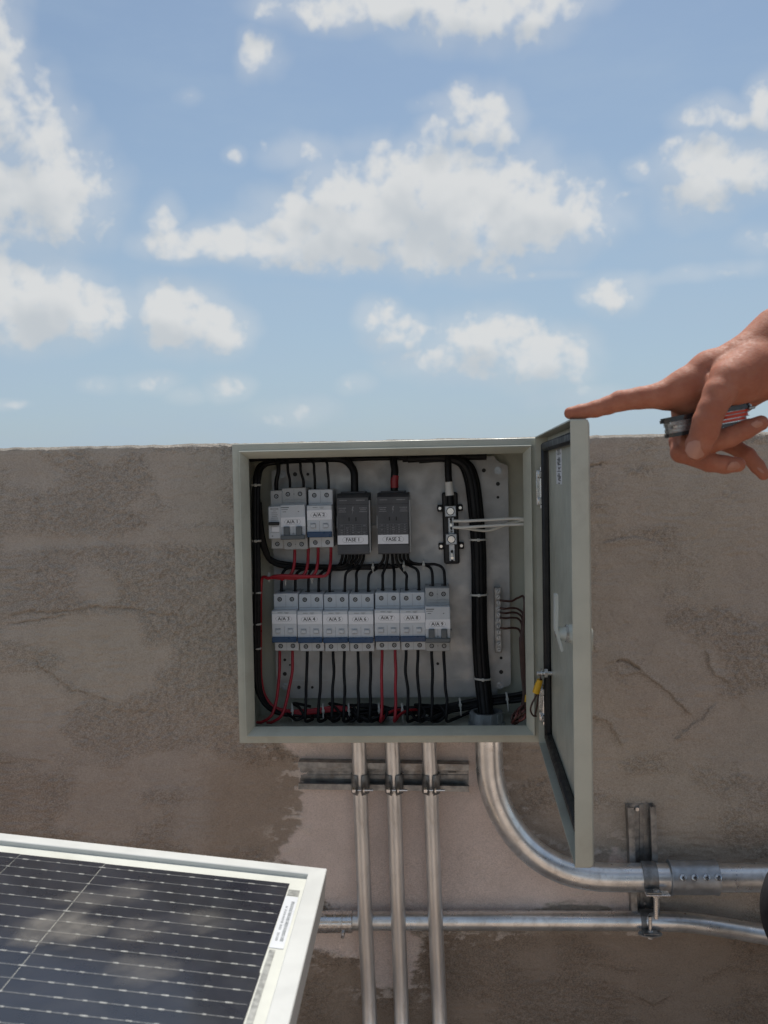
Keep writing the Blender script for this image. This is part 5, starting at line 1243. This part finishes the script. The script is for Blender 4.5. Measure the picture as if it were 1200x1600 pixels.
# the rest of the figure, kneeling on one knee to the right
pel = Vector((.80, .50, .52)); chest = Vector((.78, .58, .92)); neck = Vector((.76, .60, 1.16)); head = Vector((.72, .63, 1.33))
lsh = Vector((.72, .42, 1.08)); rsh = should; kneeR = at(1306, 1430, .955); footR = Vector((kneeR.x+.24, kneeR.y-.04, .09)); kneeL = Vector((.62, .40, .07)); footL = Vector((1.0, .36, .07))
hipR = pel+Vector((-.02, .09, 0)); hipL = pel+Vector((-.02, -.09, 0))
bf = Field((.2, .15, -.02), (1.25, 1.15, 1.56), .009)
B = bf.new()
bf.chain(B, [(tuple(wrist.lerp(elbow, .10)), .0338), (tuple(wrist.lerp(elbow, .35)), .0345), (tuple(wrist.lerp(elbow, .75)), .043), (tuple(elbow), .041), (tuple(elbow.lerp(rsh, .5)), .046), (tuple(rsh), .056)], .01)
lel = lsh+Vector((-.05, -.06, -.28)); lha = lel+Vector((-.20, .06, -.10))
bf.chain(B, [(tuple(lsh), .056), (tuple(lel), .041), (tuple(lha), .030), (tuple(lha+Vector((-.06, .02, -.03))), .034), (tuple(lha+Vector((-.12, .03, -.06))), .018)], .012)
bf.chain(B, [(tuple(chest), .13), (tuple(neck-Vector((0, 0, .03))), .07), (tuple(neck+Vector((-.01, .01, .07))), .056)], .03); bf.chain(B, [(tuple(rsh), .058), (tuple(chest+Vector((0, .02, .12))), .09), (tuple(lsh), .058)], .04); bf.chain(B, [(tuple(pel), .125), (tuple(pel.lerp(chest, .5)), .115), (tuple(chest), .13)], .03)
bf.chain(B, [(tuple(head+Vector((.015, -.005, .035))), .088), (tuple(head+Vector((-.035, .012, -.06))), .062)], .02); bf.chain(B, [(tuple(head+Vector((-.088, .03, .012))), .010), (tuple(head+Vector((-.104, .036, -.018))), .014)], .012)
for s in (-1, 1): bf.chain(B, [(tuple(head+Vector((.01+.028*s, .085*s, .01))), .016), (tuple(head+Vector((.005+.028*s, .085*s, -.025))), .010)], .006)
for hp, kn, ft in ((hipR, kneeR, footR), (hipL, kneeL, footL)): bf.chain(B, [(tuple(hp), .085), (tuple(kn), .055), (tuple(kn.lerp(ft, .35)), .055), (tuple(ft), .040)], .02)
body_v, body_f = surfnets(B, bf.lo, bf.h)
person = thing('person', 'person in black trousers reaching in from the right, pointing finger resting on the cabinet door', 'person', (pel.x, pel.y, 0))
mesh_from('body', [(hand_v, hand_f), (body_v, body_f)], M['skin'], person, ORG[person])
C = bf.new(); bf.chain(C, [(tuple(pel), .135), (tuple(pel+Vector((-.02, 0, .10))), .128)], .03)
for hp, kn, ft in ((hipR, kneeR, footR), (hipL, kneeL, footL)): bf.chain(C, [(tuple(hp), .098), (tuple(kn), .068), (tuple(kn.lerp(ft, .3)), .066), (tuple(ft+(kn-ft)*.12), .058)], .02)
tv = surfnets(C, bf.lo, bf.h); mesh_from('trousers', [tv], M['trousers'], person, ORG[person])
C = bf.new(); bf.chain(C, [(tuple(pel+Vector((0, 0, .09))), .138), (tuple(chest), .143), (tuple(neck-Vector((0, 0, .05))), .075)], .03); bf.chain(C, [(tuple(rsh), .070), (tuple(chest+Vector((0, .02, .12))), .10), (tuple(lsh), .070)], .04)
bf.chain(C, [(tuple(rsh), .07), (tuple(rsh.lerp(elbow, .6)), .062)], .01); bf.chain(C, [(tuple(lsh), .07), (tuple(lsh.lerp(lel, .6)), .062)], .01)
mesh_from('shirt', [surfnets(C, bf.lo, bf.h)], M['shirt'], person, ORG[person])
C = bf.new(); bf.chain(C, [(tuple(head+Vector((.03, -.012, .06))), .090), (tuple(head+Vector((.05, -.02, .0))), .078)], .02); mesh_from('hair', [surfnets(C, bf.lo, bf.h)], M['hair'], person, ORG[person])
for ft, dr in ((footR, Vector((-.17, .03, 0))), (footL, Vector((.05, 0, 0)))):
    C = bf.new(); bf.chain(C, [(tuple(Vector((ft.x+.04, ft.y, .045))), .045), (tuple(Vector((ft.x, ft.y, .045))+dr), .042)], .01); mesh_from('shoe', [surfnets(C, bf.lo, bf.h)], M['shoe'], person, ORG[person])
# finger nails
def nail(c, nrm, along, w, l):
    c = Vector(c); nrm = Vector(nrm).normalized(); al = (Vector(along) - nrm*Vector(along).dot(nrm)).normalized(); sd = al.cross(nrm); q = MB(); vs = []; n = 9; m_ = 9
    for i in range(m_):
        v = -1+2*i/(m_-1)
        for j in range(n):
            u = -1+2*j/(n-1); uu = u*math.sqrt(max(0, 1-.55*abs(v)**4)); vv = v*math.sqrt(max(0, 1-.45*abs(u)**4))
            vs.append(c + sd*(uu*w/2) + al*(vv*l/2) - nrm*((uu*w/2)**2/(w*1.05)) - nrm*(.0006*abs(v)**2))
    q.add(vs, [(i*n+j, i*n+j+1, (i+1)*n+j+1, (i+1)*n+j) for i in range(m_-1) for j in range(n-1)]); q.build('fingernail', M['nail'], person)
nail(at(1088, 703, .8068), (-.15, -1, -.12), at(1087, 715, .80)-at(1096, 690, .80), .0165, .0155)
nail(at(1183, 668, .8285), (.25, -1, -.55), at(1192, 656, .83)-at(1170, 670, .83), .0105, .0120)
nail(at(1147, 732, .8350), (.15, -.8, -.65), at(1156, 729, .84)-at(1135, 729, .84), .0110, .0120)
nail(at(1191, 731, .8675), (.6, -.7, .55), at(1194, 742, .87)-at(1180, 725, .87), .0085, .0105)
nail(at(894, 638, .849), (-.15, -.2, 1), at(889, 643, .849)-at(910, 640, .849), .0105, .0120)
